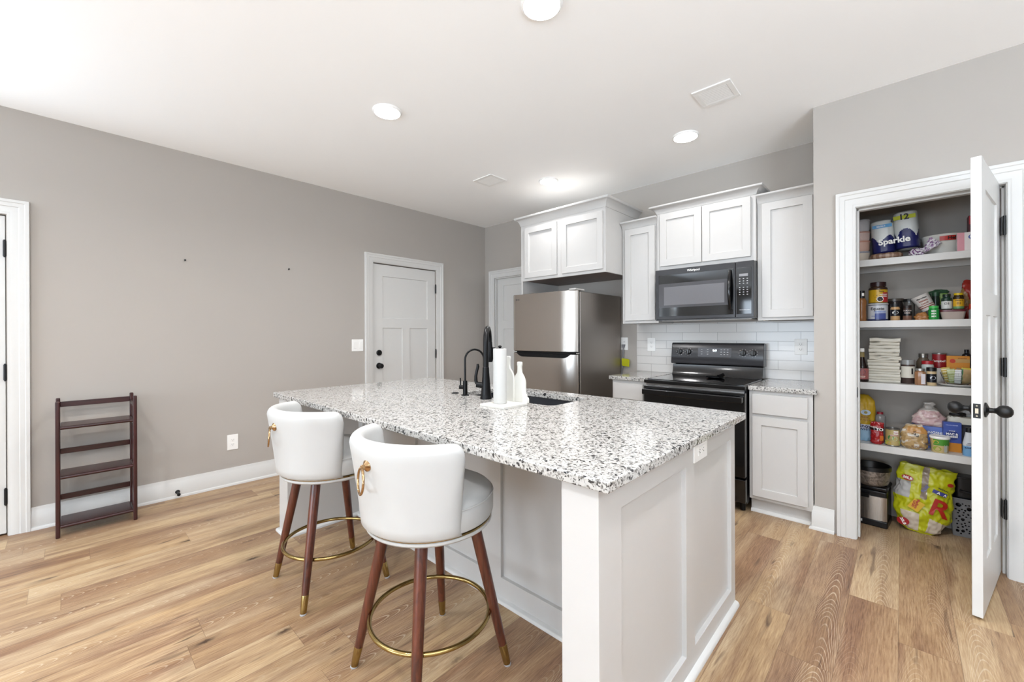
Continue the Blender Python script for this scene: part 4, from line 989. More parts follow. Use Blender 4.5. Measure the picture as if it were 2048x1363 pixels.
fw2 = wrap(-.117, 3.705, z2, .0509); MB().add([fw2(u, v) for u, v in disc(.012, .026, .0145)], [tuple(range(24))]).build('printed_coffee', K('#2a2526'), r, recalc=False)
mb = MB(); rnd = random.Random(3)
for k in range(16): mb.add([fw2(u, v) for u, v in disc(rnd.uniform(-.022, .004), rnd.uniform(.012, .055), .0016, 6)], [tuple(range(6))])
mb.build('printed_beans', K('#3a2618'), r, recalc=False)
mb = MB(); mb.text('INSTANT', .011, lambda u, v: fw2(.032+u, .055+v), bold=.03); mb.text('COFFEE', .011, lambda u, v: fw2(.033+u, .043+v), bold=.03); mb.text('Taster', .012, lambda u, v: fw2(.02+u, .077+v), 1, .03); mb.build('lettering', [WHITE, INK], r, recalc=False)
def spice(label, x, y, content, capc, lab=True, h=.108, rb=.0235):
    return jar('spice_jar', label, 'jar', G2, x, y, z, rb, h, K(content, .15), K(capc, .35), rl=rb*.98, hl=.022, neck=.012, lab=(.028, .07, K('#141418', .3)) if lab else None)
r = spice('spice jar with a black label and oval white print on the second shelf', -.033, 3.665, '#b99468', '#1b1b1e')
fw = wrap(-.033, 3.665, z, .0246); MB().add([fw(u, v) for u, v in disc(.001, .05, .016, ry=.011)], [tuple(range(24))]).build('printed_oval', K('#d8d8d6'), r, recalc=False)
jar('nut_jar', 'wide jar with black lid behind the black labelled spice jar', 'jar', G2, -.036, 3.80, z, .042, .148, K('#2b2422', .2), K('#4a433c', .3), rl=.046, hl=.018, neck=.006)
r = spice('dark brown spice jar with lettered label left of the tilted cup', .024, 3.662, '#6d4e40', '#241a18', h=.094, rb=.022)
mb = MB(); fw = wrap(.024, 3.662, z, .0228); mb.text('COCOA', .012, lambda u, v: fw(u, .06+v), bold=.03); mb.text('DARK', .011, lambda u, v: fw(u, .045+v), bold=.03); mb.build('lettering', K('#c9b8b0'), r, recalc=False)
jar('coffee_jar', 'smoky clear jar with black lid left of the tilted noodle cup', 'jar', G2, .034, 3.775, z, .0275, .141, K('#55524e', .12), K('#161618', .35), rl=.029, hl=.019, neck=.016)
pouch('snack_packet', 'shiny brown packet lying in front of the tilted noodle cup', 'packet', G2, (.089, 3.665, z+.0005), .066, .05, .046, [K('#9c6a3c', .2)], None, [(0, .9, .9), (.4, 1, 1), (.8, .75, .6), (1, .5, .2)], seed=12, wr=.006, nv=14)
r = thing('noodle_cup', 'tilted white instant noodle cup on the second shelf', 'cup', (.112, 3.74, z+.045), G2)
T = Matrix.Translation((.126, 3.735, z+.066)) @ Matrix.Rotation(-.48, 4, 'Y')
mb = MB(); mb.T = T; mb.lathe([(0, 0), (.034, 0), (.045, .094), (.0465, .096), (.0465, .1), (0, .1)], n=40); mb.build('cup', K('#cfcac4', .4), r)
mb = MB(); mb.T = T
for z0, z1 in ((.018, .023), (.03, .034)): mb.lathe([(.0345+.0115*z0/.094+.0004, z0), (.0345+.0115*z1/.094+.0004, z1)], n=32)
mb.build('printed_stripe', K('#8d3a22', .4), r, recalc=False)
cf = lambda u, v: tuple(T @ Vector(((.0345+.0115*v/.094+.0008)*math.sin(u/.042), -(.0345+.0115*v/.094+.0008)*math.cos(u/.042), v)))
mb = MB(); mb.text('Maruchan', .0125, lambda u, v: cf(u, .08+v), 0, .03); mb.text('Instant', .0165, lambda u, v: cf(u, .063+v), 1, .02); mb.text('Lunch', .0165, lambda u, v: cf(u, .046+v), 1, .02); mb.build('lettering', [INK, K('#8d3a22', .4)], r, recalc=False)
MB().box(.09, .16, 3.735, 3.79, z, z+.062).build('prop', K('#2a2624'), r) if False else None
r = jar('pill_jar', 'bright green plastic jar in front on the second shelf', 'jar', G2, .142, 3.662, z, .0245, .085, K('#1f8a3a', .25), K('#46b052', .3), rl=.022, hl=.016, neck=.008)
mb = MB(); fw = wrap(.142, 3.662, z, .0252)
for v in (.052, .036, .02): mb.text('MIX', .013, lambda a, b, v=v: fw(a, v+b), 0, .03)
mb.build('lettering', WHITE, r, recalc=False)
pouch('herb_bag', 'dark and light green bag lying on the jars behind the noodle cup', 'bag', G2, (.172, 3.845, z+.001), .085, .06, .195, [K('#2d4a34', .3), K('#7ea04a', .3), K('#243a2c', .3)], lambda x, v, fr: 1 if (.50 < v < .86 and x > -.35) else (2 if v < .45 else 0), [(0, .6, .8), (.5, .9, 1), (.86, 1, .7), (.93, 1.15, .4), (1, .5, .1)], seed=21, wr=.008)
jar('spice_bottle', 'slim green-capped spice bottle between the cup and the green bag', 'bottle', G2, .156, 3.80, z, .02, .178, K('#1c2a20', .2), K('#23442e', .35), rl=.019, hl=.026, neck=.02)
r = thing('food_tub', 'low clear plastic tub with dark red lid on the second shelf', 'tub', (.224, 3.69, z), G2)
mb = MB(); mb.T = Matrix.Translation((.224, 3.69, z)); mb.surf(lambda u, v: (*superring(.046+.009*v, .038+.007*v, 5, u), .046*v), 48, 6, closeu=True, capv=True); mb.build('tub', K('#a79a92', .12), r)
mb = MB(); mb.T = Matrix.Translation((.224, 3.69, z+.046)); mb.surf(lambda u, v: (*superring(.057, .047, 5, u), .013*v), 48, 2, closeu=True, capv=True); mb.build('lid', K('#5c2028', .25), r, bevel=.002)
zt2 = z+.0595
r = jar('vitamin_bottle', 'dark green bottle with white label standing on the food tub', 'bottle', G2, .199, 3.69, zt2, .0235, .096, K('#20382c', .15), K('#15271e', .35), rl=.018, hl=.017, neck=.014, lab=(.006, .052, K('#c9ccc8', .35)), lines=[('D3', .018, .008, INK)])
r = jar('vitamin_bottle', 'yellow capped bottle with yellow label standing on the food tub', 'bottle', G2, .249, 3.69, zt2, .0235, .099, K('#33240f', .15), K('#c7a80f', .35), rl=.0205, hl=.014, neck=.013, lab=(.018, .062, K('#cf9f1e', .35)), lines=[('Nature', .012, .015, INK), ('D3', .015, -.004, INK)])
MB().lathe([(.0243, .004), (.0243, .018)], (.249, 3.69, zt2), 24, a0=PI*1.1, a1=PI*1.9).build('printed_band', K('#5e8a5a', .35), r, recalc=False)
jar('red_cap_jar', 'small clear jar with orange-red cap at the right of the second shelf', 'jar', G2, .309, 3.67, z, .0205, .09, K('#8d8d8c', .15), K('#c23a24', .4), rl=.019, hl=.032, neck=.008)
pouch('chip_bag', 'red and tan bag at the right end of the second shelf', 'bag', G2, (.315, 3.80, z+.001), .105, .09, .24, [K('#8f2a22', .25), K('#8d6a40', .25)], lambda x, v, fr: 1 if noise.noise(Vector((x*1.7, v*3.4, 1.5))) > .02 else 0, [(0, .8, .8), (.1, .98, 1), (.6, 1, .9), (.85, .85, .5), (1, .75, .08)], seed=31, wr=.012)
# ---- third shelf
z = SH[2]
r = thing('syrup_bottle', 'dark syrup bottle with white cap at the left of the third shelf', 'bottle', (-.2, 3.68, z), G3)
MB().lathe([(0, 0), (.033, 0), (.036, .004), (.036, .09), (.033, .11), (.02, .14), (.0145, .165), (.0135, .20), (0, .20)], (-.2, 3.68, z), 32).build('body', K('#1d0d0c', .1), r)
MB().lathe([(0, .2), (.0135, .2), (.0135, .222), (.0115, .224), (0, .224)], (-.2, 3.68, z), 22).build('cap', WHITE, r)
lb = MB().lathe([(.0365, .018), (.0365, .09)], (-.2, 3.68, z), 30, a0=PI*1.08, a1=PI*1.92).build('paper_label', K('#9a5a58', .35), r, recalc=False)
fw = wrap(-.2, 3.68, z, .037); MB().add([fw(u, v) for u, v in disc(.002, .066, .02, ry=.019)], [tuple(range(24))]).build('printed_medallion', K('#3b3a52'), lb, recalc=False)
mb = MB(); mb.text('SYRUP', .014, lambda u, v: fw(u, .034+v), bold=.03); mb.build('lettering', K('#d8c6b8'), lb, recalc=False)
MB().lathe([(.0146, .163), (.0142, .197)], (-.2, 3.68, z), 24, a0=PI, a1=2*PI).build('neck_label', K('#8b7a4c', .35), r, recalc=False)
# folded cloths, one object each
rnd = random.Random(11); zz = z
hs = [.018, .017, .022, .014, .017, .022, .024, .016, .014, .013, .022, .027, .022, .021, .026]
for k, hh in enumerate(hs):
    up = k/len(hs); w_ = .165-.012*(k > 6)+rnd.uniform(-.006, .006); ox = -.092+(.006 if k > 7 else 0)+rnd.uniform(-.003, .003); top = k == len(hs)-1
    def cl(u, v, w_=w_, hh=hh, k=k):
        # rounded fold at the front edge, slightly wavy
        a = -PI/2+PI*v; rr = hh*.5
        x = -w_/2+w_*u; wav = .0018*math.sin(u*9+k*1.7)+.0022*noise.noise(Vector((u*5, k*3.1, 0)))
        if top: wav += .014*(.5-u)*math.exp(-((u-.25)/.4)**2)
        y = -rr*.9*math.cos(a)-.003*noise.noise(Vector((u*4, k, 2)))
        return (x, y, rr+rr*math.sin(a)+wav*(1 if k > 7 else .35))
    mb = MB(); mb.T = Matrix.Translation((ox, 3.70, zz))
    nu, nv = 26, 8; mb.surf(cl, nu, nv)
    # back part of the folded cloth
    pts = [(cl(i/nu, 0), cl(i/nu, 1)) for i in range(nu+1)]; vs = []; fs = []
    for a, b in pts: vs += [a, (a[0], .11, a[2]), b, (b[0], .11, b[2])]
    for i in range(nu):
        p_, q_ = 4*i, 4*i+4; fs += [(p_, q_, q_+1, p_+1), (p_+2, p_+3, q_+3, q_+2), (p_+1, q_+1, q_+3, p_+3)]
    for s0 in (0, 4*nu): fs.append((s0, s0+1, s0+3, s0+2))
    mb.add(vs, fs)
    nth = ['bottom', 'second', 'third', 'fourth', 'fifth', 'sixth', 'seventh', 'eighth', 'ninth', 'tenth', 'eleventh', 'twelfth', 'thirteenth', 'fourteenth', 'crumpled top'][k]
    o = mb.build('folded_cloth', K(['#d2cec2', '#cdc8bb', '#d6d2c6'][k % 3], .9), smooth=60)
    tag(o, 'cream folded cloth in the tall pantry stack, '+(nth+' one' if top or not k else nth+' from the bottom'), 'cloth', 'stacked cloths on the third pantry shelf'); zz += hh*.985
jar('label_jar', 'clear lidded jar with a cream label right of the cloth stack', 'jar', G3, .026, 3.72, z, .0335, .154, K('#3f322e', .15), K('#8a8a88', .15), rl=.0335, hl=.032, neck=.004, lab=(.038, .112, K('#d1cdc0', .5)))
patch([q for q in bpy.data.objects if q.name == 'label_jar'][0], 'printed_panel', INK, lambda u, v: wrap(.026, 3.72, z, .0345)(u, v), rect(.017, .026, .062, .1))
jar('round_jar', 'round-bellied glass jar with metal lid at the back of the third shelf', 'jar', G3, .1, 3.83, z, .034, .192, K('#5c5144', .12), K('#8a8884', .25, metal=.8), rl=.023, hl=.026, neck=.045)
jar('red_lid_jar', 'jar with bright red lid behind the black labelled spice jar', 'jar', G3, .118, 3.765, z, .029, .148, K('#b9c0bc', .15), K('#a01e26', .35), rl=.0285, hl=.022, neck=.01)
jar('cube_jar', 'square glass jar of tan spice on the third shelf', 'jar', G3, .082, 3.68, z, .0275, .102, K('#9a7050', .2), K('#a9a9a6', .3, metal=.7), rl=.021, hl=.014, neck=.01, square=True)
patch([q for q in bpy.data.objects if q.name == 'cube_jar'][0], 'paper_label', K('#c6c0c4'), flat(.0935, 3.68-.0285, z), rect(-.008, .011, .006, .07))
r = jar('spice_jar', 'black labelled spice jar with white oval on the third shelf', 'jar', G3, .132, 3.672, z, .0225, .112, K('#c4ad86', .2), K('#131316', .3), rl=.0235, hl=.024, neck=.006, lab=(.02, .072, K('#15161d', .3)))
fw = wrap(.132, 3.672, z, .0236); MB().add([fw(u, v) for u, v in disc(.006, .048, .014, ry=.011)], [tuple(range(24))]).build('printed_oval', K('#d4d8e0'), r, recalc=False)
r = thing('soup_can', 'red and white soup can behind the glass bowl', 'can', (.174, 3.86, z), G3)
MB().lathe([(0, 0), (.033, 0), (.034, .003), (.033, .006), (.033, .189), (.034, .192), (.034, .195), (.031, .195), (.031, .192), (0, .192)], (.174, 3.86, z), 36).build('can', K('#9a9896', .3, metal=.8), r)
lb = MB().lathe([(.0335, .008), (.0335, .1)], (.174, 3.86, z), 36).build('white_band', WHITE, r, recalc=False); lb = MB().lathe([(.0336, .1), (.0336, .188)], (.174, 3.86, z), 36).build('red_band', K('#8e1c22', .35), r, recalc=False)
mb = MB(); fw = wrap(.174, 3.86, z, .0342); mb.text("Campbell's", .018, lambda u, v: fw(u, .145+v), bold=.02); mb.build('lettering', WHITE, lb, recalc=False)
r, o, f = carton('granola_box', 'orange box leaning behind the glass bowl on the third shelf', 'box', G3, .254, 3.845, z, .1, .045, .18, ORANGE, rot=.05)
patch(o, 'printed_panel', K('#c49a5a'), f(0, .16), rect(-.02, .05, -.022, 0)); MB().add([f(-.024, .148, .0009)(u, v) for u, v in disc(0, 0, .013)], [tuple(range(24))]).build('printed_disc', K('#c23a22'), o, recalc=False); words(o, f(.018, .166, .0012), [('crunchy', .012, 0, 0, BROWN)])
jar('dark_bottle', 'black bottle at the back right of the third shelf', 'bottle', G3, .296, 3.886, z, .0205, .22, K('#121218', .25), K('#0e0e12', .3), rl=.0105, hl=.02, neck=.02)
r = thing('dinner_plate', 'white plate under the glass bowl on the third shelf', 'plate', (.247, 3.725, z), G3)
MB().lathe([(0, .003), (.05, .003), (.07, .008), (.094, .016), (.097, .0165), (.095, .013), (.07, .002), (.05, 0), (0, 0)], (.247, 3.725, z), 48).build('plate', K('#d6d5d2', .15), r)
r = thing('glass_bowl', 'clear glass bowl full of packets on the white plate', 'bowl', (.247, 3.73, z+.009), G3)
GL = mat('clear_glass', '#f4f8f6', .02, vary=0, trans=1, ior=1.3)
MB().lathe([(0, .004), (.04, .004), (.058, .02), (.069, .05), (.0745, .072), (.0765, .072), (.071, .05), (.06, .018), (.042, .0005), (0, 0)], (.247, 3.73, z+.0082), 44).build('bowl', GL, r)
zb = z+.016
for lab_, cx, cy, w_, d_, h_, mm, ty, tx in (('yellow seasoning packet at the left of the glass bowl', .2135, 3.733, .042, .010, .098, [K('#bb9f3c', .3), K('#d6cfae', .3)], -.2, 0),
        ('pale green seasoning packet leaning in the glass bowl', .227, 3.718, .036, .010, .09, [K('#a9b27a', .3), K('#c9ccb0', .3)], -.12, .1),
        ('white printed packet standing in the glass bowl', .245, 3.706, .03, .008, .085, [K('#d4d4d4', .4), K('#b3b3b6', .4)], .04, -.05),
        ('brown paper packet behind the white one in the glass bowl', .256, 3.745, .045, .012, .094, [K('#8f6a3c', .4), K('#a88850', .4)], .1, 0),
        ('large tan packet with a green edge in the glass bowl', .281, 3.722, .058, .016, .098, [K('#a98a5c', .35), K('#2f6a3c', .35), K('#c0a82a', .35)], .1, .06)):
    pk = (lambda x, v, fr: (2 if v > .88 else (1 if x < -.72 else 0))) if len(mm) == 3 else (lambda x, v, fr: 1 if math.sin(v*38) > .55 else 0)
    pouch('seasoning_packet', lab_, 'packet', 'packets in the glass bowl', (cx, cy, zb), w_, d_, h_, mm, pk, [(0, .9, .3), (.15, .96, .9), (.8, 1, 1), (.93, 1, .3), (1, 1, .1)], tilt=(tx, ty, 0), seed=len(lab_), wr=.0025, nu=32, nv=20)
# ---- lowest shelf
z = SH[3]
r, o, R_ = pouch('flour_bag', 'tall yellow and pale blue flour bag at the left of the lowest shelf', 'bag', G4, (-.197, 3.735, z+.001), .125, .085, .31, [K('#b18f1d', .4), K('#8fb0c8', .4), K('#c8cede', .4)], lambda x, v, fr: 1 if v < .27 else (2 if v < .38 and x > -.5+.3*math.sin(v*40) else 0), [(0, .7, .7), (.1, .95, 1), (.6, 1, 1), (.82, .98, .9), (.9, .9, .5), (1, .5, .1)], seed=41, wr=.010, p=2.6)
f = lambda u, v: (-.193+u, 3.735-.0455-.0035*math.cos(u*20), z+v)
MB().add([f(u, v) for u, v in disc(.012, .196, .026, ry=.018)], [tuple(range(24))]).build('printed_eye', K('#a4b4c6'), o, recalc=False)
MB().add([(a, b-.0006, c) for a, b, c in [f(u, v) for u, v in disc(.012, .196, .009)]], [tuple(range(24))]).build('printed_iris', K('#8a7a2c'), o, recalc=False)
words(o, lambda u, v: (f(u, v)[0], f(u, v)[1]-.0012, f(u, v)[2]), [('FRESH', .016, .008, .163, K('#7c4a22')), ('A.P. FLOUR', .013, .006, .145, K('#7c4a22')), ('Snow', .034, .012, .104, NAVY), ('WHITE', .022, .012, .082, NAVY)])
jar('pretzel_jug', 'clear plastic jug with red label behind the red bag', 'jug', G4, -.112, 3.79, z, .031, .194, K('#8a8886', .15), K('#8e1f2a', .35), rl=.017, hl=.014, neck=.02)
r, o, R_ = pouch('snack_bag', 'crinkled red snack bag on the lowest shelf', 'bag', G4, (-.124, 3.672, z+.001), .064, .055, .142, [K('#9c1f22', .18), K('#b9a8a0', .18), K('#2b1416', .18), K('#c66a2a', .18)], lambda x, v, fr: (2 if .62 < v < .75 else (1 if v > .7 and x < -.1 and v < .8 else (3 if x > .45 and .15 < v < .4 else 0))), [(0, .85, .85), (.1, 1, 1), (.6, .98, .95), (.8, 1, .7), (1, 1, .15)], seed=52, wr=.006)
words(o, lambda u, v: (-.116+u, 3.6425, z+v), [('TO', .026, .006, .098, WHITE, .04)])
r = thing('corn_can', 'yellow and green vegetable can on the lowest shelf', 'can', (-.048, 3.672, z), G4)
MB().lathe([(0, 0), (.0345, 0), (.0355, .003), (.0345, .006), (.0345, .108), (.0355, .111), (.0355, .114), (.032, .114), (.032, .110), (0, .110)], (-.048, 3.672, z), 36).build('can', K('#8e8d8a', .3, metal=.8), r)
lb = MB().lathe([(.035, .007), (.035, .038), (.035, .07), (.035, .106)], (-.048, 3.672, z), 36).build('paper_label', K('#b3a06a', .35), r, recalc=False)
fw = wrap(-.048, 3.672, z, .0356)
for nm_, mm, pl in (('printed_band', K('#8d9a2a'), rect(-.05, .05, .008, .034)), ('printed_leaf', K('#3f7a38'), disc(-.008, .055, .016)), ('printed_kernels', K('#c9a93a'), disc(-.02, .02, .014, ry=.01)), ('printed_panel', WHITE, rect(.006, .032, .078, .1)), ('printed_corn', K('#b4c29a'), disc(.012, .05, .014))):
    n_ = 12; pl2 = pl if len(pl) > 4 else [(pl[0][0]+(pl[1][0]-pl[0][0])*i/n_, pl[0][1]) for i in range(n_+1)]+[(pl[1][0]-(pl[1][0]-pl[0][0])*i/n_, pl[2][1]) for i in range(n_+1)]
    MB().add([fw(u, v) for u, v in pl2], [tuple(range(len(pl2)))]).build(nm_, mm, lb, recalc=False)
mb = MB(); fw2 = wrap(-.048, 3.672, z, .036); mb.text('Corn', .012, lambda u, v: fw2(.019+u, .089+v), 0, .03); mb.text('KERNELS', .012, lambda u, v: fw2(.012+u, .071+v), 1, .03); mb.build('lettering', [RED, K('#d8a8b8')], lb, recalc=False)
r, o, R_ = pouch('dried_food_bag', 'clear bag of tan dried food with orange top on the lowest shelf', 'bag', G4, (.053, 3.672, z+.0005), .124, .075, .15, [K('#a98c5e', .25), K('#b5854a', .2), K('#c4bdb0', .15), K('#8c7250', .3)], lambda x, v, fr: 1 if .66 < v < .92 and x > -.6 else (2 if noise.noise(Vector((x*2.5, v*6, 4))) > .22 else (3 if noise.noise(Vector((x*14, v*16, 7))) > .25 else 0)), [(0, .72, .7), (.12, .94, 1), (.45, 1, .95), (.75, .95, .6), (1, .6, .12)], seed=61, wr=.008)
mb = MB()
for u0, v0, pl in ((.018, .112, [(0, 0), (.012, .004), (.014, .0), (.002, -.004)]), (.014, .102, [(0, 0), (.016, -.004), (.016, -.008), (0, -.003)]), (.024, .092, [(0, 0), (.003, .012), (.007, .011), (.004, -.002)]), (.03, .086, [(0, 0), (.012, .003), (.012, -.001), (.001, -.004)]), (.038, .082, [(0, 0), (.003, .012), (.006, .011), (.003, -.002)])): mb.add([(.03+u0+a, 3.626, z+v0+b) for a, b in pl], [(0, 1, 2, 3)])
mb.build('brush_strokes', INK, o, recalc=False)
MB().box(.103, .123, 3.6285, 3.630, z+.038, z+.05).build('printed_panel', K('#3b2a22'), o)
words(o, lambda u, v: (.07+u, 3.6285, z+v), [('Kuroson', .017, 0, .02, K('#6a4a32'))])
r, o, f = carton('ramen_box', 'blue box with white capitals under the pink bag', 'box', G4, .122, 3.79, z, .155, .09, .137, K('#5d74b8'))
MB().add([f(-.05, .118, .0009)(u, v) for u, v in disc(0, 0, .022)], [tuple(range(24))]).build('printed_disc', K('#c9c2bc'), o, recalc=False); words(o, f(.02, .1, .0012), [('DONGSHIN', .022, 0, 0, WHITE, .02)])
pouch('pink_bag', 'translucent bag of pink packets lying on the blue box', 'bag', G4, (.124, 3.79, z+.138), .155, .09, .145, [K('#b99a9a', .18), K('#c7b3ae', .18), K('#b9b4ae', .12)], lambda x, v, fr: 2 if v > .68 else (1 if noise.noise(Vector((x*3, v*5, 2))) > .12 else 0), [(0, .85, .9), (.1, 1, 1), (.35, .95, .95), (.62, .62, .7), (.8, .3, .35), (1, .42, .12)], seed=71, wr=.012)
r = thing('snack_tub', 'green and white cardboard tub with white lid on the lowest shelf', 'tub', (.166, 3.668, z), G4)
MB().lathe([(0, 0), (.036, 0), (.037, .002), (.0425, .085), (0, .085)], (.166, 3.668, z), 40).build('tub', K('#c2ad7c', .35), r)
MB().lathe([(0, .084), (.0455, .084), (.0465, .087), (.0465, .094), (.044, .0985), (.04, .097), (0, .097)], (.166, 3.668, z), 40).build('lid', WHITE, r)
MB().lathe([(.0405, .045), (.0427, .082)], (.166, 3.668, z), 32, a0=PI*1.25, a1=PI*2.0).build('printed_band', K('#4d8f34', .35), r, recalc=False)
fr_ = lambda v: .0373+.0055*v/.083+.0008
cw = lambda u, v: (.166+fr_(v)*math.sin(u/.04), 3.668-fr_(v)*math.cos(u/.04), z+v)
MB().add([cw(u, v) for u, v in disc(-.014, .024, .02, ry=.015)], [tuple(range(24))]).build('printed_bowl', K('#8f9a3c'), r, recalc=False); MB().add([cw(u, v) for u, v in rect(.018, .034, .006, .05)], [(0, 1, 2, 3)]).build('printed_panel', K('#b6b6ae'), r, recalc=False); MB().add([cw(u, v) for u, v in disc(-.02, .064, .015, ry=.011)], [tuple(range(24))]).build('printed_emblem', K('#b9a04a'), r, recalc=False)
r, o, f = carton('macaroni_box', 'blue and orange macaroni box right of the green tub', 'box', G4, .221, 3.738, z, .078, .035, .18, K('#3f54a0'), rot=.12)
patch(o, 'printed_panel', ORANGE, f(0, 0), rect(-.039, .039, 0, .055)); MB().add([f(-.002, .1, .0008)(u, v) for u, v in disc(0, 0, .03)], [tuple(range(24))]).build('printed_disc', K('#2b3a78'), o, recalc=False); words(o, f(-.002, 0, .0012), [('MAC &', .017, 0, .108, WHITE, .04), ('CHEESE', .015, 0, .092, WHITE, .04), ('original', .009, 0, .128, WHITE), ('DELUXE DINNER', .007, .0, .162, K('#b9c4e8'))])
T = Matrix.Translation((.221, 3.738, z)) @ Matrix.Rotation(.12, 4, 'Z')
r = thing('egg_carton', 'pale foam carton lying on the boxes at the right of the lowest shelf', 'carton', (.285, 3.83, z+.16), G4)
mb = MB(); mb.T = Matrix.Translation((.285, 3.825, z+.165)); mb.surf(lambda u, v: (*superring(.085-.008*v, .05-.006*v, 4, u), .042*v+.003*math.sin(u*90)*(v > .4)), 120, 8, closeu=True, capv=True); mb.build('carton', K('#cfcdc2', .6), r)
r, o, f = carton('stuffing_box', 'dark box under the foam carton at the back of the lowest shelf', 'box', G4, .285, 3.845, z, .15, .07, .1645, K('#4a4a55'))
r = thing('charger_cable', 'coiled black cable lying on the foam carton', 'cable', (.255, 3.82, z+.207), G4)
MB().tube([(.25+.032*math.cos(t)+.004*math.sin(3*t), 3.80+.02*math.sin(t), z+.2155+.004*math.sin(2*t)+.0008*t) for t in [k*.2 for k in range(78)]], .0042, 8).build('cable', K('#141416', .4), r)
pouch('clear_bag', 'crumpled clear plastic bag on the foam carton behind the door knob', 'bag', G4, (.318, 3.84, z+.208), .08, .06, .07, [mat('clear_film', '#d8dadb', .08, vary=.05, alpha=.55)], None, [(0, .8, .8), (.3, 1, 1), (.7, .8, .7), (1, .3, .2)], seed=81, wr=.016, nv=18)
r = thing('dressing_bottle', 'white and blue squeeze bottle with black cap on the lowest shelf', 'bottle', (.288, 3.665, z), G4)
mb = MB(); mb.T = Matrix.Translation((.288, 3.665, z))
def bs(u, v):
    t = v; a = .0265 if t < .55 else .0265-.012*((t-.55)/.45)**.8; return (*superring(a, a*.7, 2.5, u), .142*v)
mb.surf(bs, 44, 24, closeu=True, capv=True, mi=lambda u, v: 1 if v < .42 else 0); bo = mb.build('body', [K('#c9cdd2', .3), K('#6a9ac2', .3)], r, smooth=60)
MB().lathe([(0, .14), (.015, .14), (.0155, .144), (.014, .167), (0, .169)], (.288, 3.665, z), 24).build('cap', K('#141417', .35), r)
words(bo, lambda u, v: (.288+u, 3.6455, z+v), [('RANCH', .011, 0, .048, NAVY, .03), ('light', .009, 0, .075, NAVY), ('DRESSING', .006, 0, .066, NAVY)])
# ---- pantry floor
r = thing('coffee_maker', 'black and steel counter appliance on the pantry floor', 'appliance', (-.155, 3.70, 0), G0)
T = Matrix.Translation((-.155, 3.715, 0)) @ Matrix.Rotation(-.10, 4, 'Z')
def bxT(name, x0, x1, y0, y1, z0, z1, mm, par, bev=.004): mb = MB(); mb.T = T; mb.box(x0, x1, y0, y1, z0, z1); return mb.build(name, mm, par, bevel=bev)
bxT('body', -.095, .088, -.07, .12, .0, .235, K('#111113', .25), r, .012)
bxT('lid', -.099, .092, -.078, .124, .235, .262, K('#0d0d0f', .2), r, .01)
mb = MB(); mb.T = T; mb.prism([(-.096+.0, -.071)]+[(-.095+.183*i/12, -.071-.016*math.sin(PI*i/12)**.6) for i in range(13)]+[(.088, -.071)], XY, .045, .198); fp = mb.build('front_panel', steel_mat('appliance_steel', '#b5afa8', .28), r)
bxT('control_strip', -.097, .002, -.095, -.07, .185, .212, K('#101012', .2), r, .002)
bxT('drip_base', -.09, .092, -.085, .1, 0, .045, K('#0e0e10', .3), r, .008)
mb = MB(); mb.T = T; mb.box(-.055, -.035, -.0862, -.085, .018, .034); mb.build('logo', K('#c8c8c8'), r)
r = thing('baking_pan', 'round dark pan with scuffed steel side on the black appliance', 'pan', (-.155, 3.71, .2625), G0)
mb = MB(); mb.T = Matrix.Translation((-.155, 3.70, .2625)) @ Matrix.Rotation(0, 4, 'Y')
PANM = NT('scuffed_steel'); f_ = PANM.noise(PANM.coord(), 38, 5, .65, 1.2); PANM.link(PANM.ramp(f_, [(.3, lin('#4d4640')), (.55, lin('#94897f')), (.75, lin('#b0a79d'))]), PANM.b.inputs['Base Color']); PANM.b.inputs['Metallic'].default_value = .6; PANM.b.inputs['Roughness'].default_value = .45
mb.lathe([(0, 0), (.07, 0), (.086, .012), (.094, .035), (.097, .1)], n=56); mb.build('pan_side', PANM.m, r)
mb = MB(); mb.T = Matrix.Translation((-.155, 3.70, .2625)); mb.lathe([(.097, .1), (.103, .102), (.103, .128), (.099, .13), (.095, .125), (.09, .04), (.07, .012), (0, .01)], n=56); mb.build('rim', K('#0c0c0d', .35), r)
# rice sack
def ricepick(x, v, fr):
    if not fr: return 0
    if -.12 < x < .12 and v > .52+.25*abs(x): return 3
    if v < .30 and -.72 < x < -.08 and v > .02: return 2
    if v < .27-.1*(x-.3) and x > .30 and v > .03: return 2
    if x < -.50 and .50 < v < .74: return 4
    return 0
r, o, R_ = pouch('rice_sack', 'big yellow rice sack slumped on the pantry floor', 'sack', G0, (.074, 3.742, .001), .265, .135, .415, [K('#b5b61a', .3), K('#d0a91e', .3), K('#c5b8a6', .3), K('#8a7c6c', .2), K('#a9a7a4', .4)], ricepick,
    [(0, .5, .6), (.07, .74, .86), (.28, .97, 1), (.5, 1, .95), (.75, .98, .7), (.88, .97, .5), (1, .98, .32)], tilt=(-.05, .09, 0), seed=91, wr=.014, nu=160, nv=90, p=2.4, opentop=True)
def onsack(x, v, lift=.003):
    """point just in front of the sack's front face"""
    best = None
    return R_ @ Vector((x*.265/2, -.135/2*(.95 if v < .55 else .95-.75*(v-.55))*(1-abs(x)**3)**.45-lift-.011, .415*v))
fs_ = lambda cx, cv, rot, sc=1: (lambda u, v: tuple(onsack(cx+(u*math.cos(rot)-v*math.sin(rot))/.1325, cv+(u*math.sin(rot)+v*math.cos(rot))/.43)))
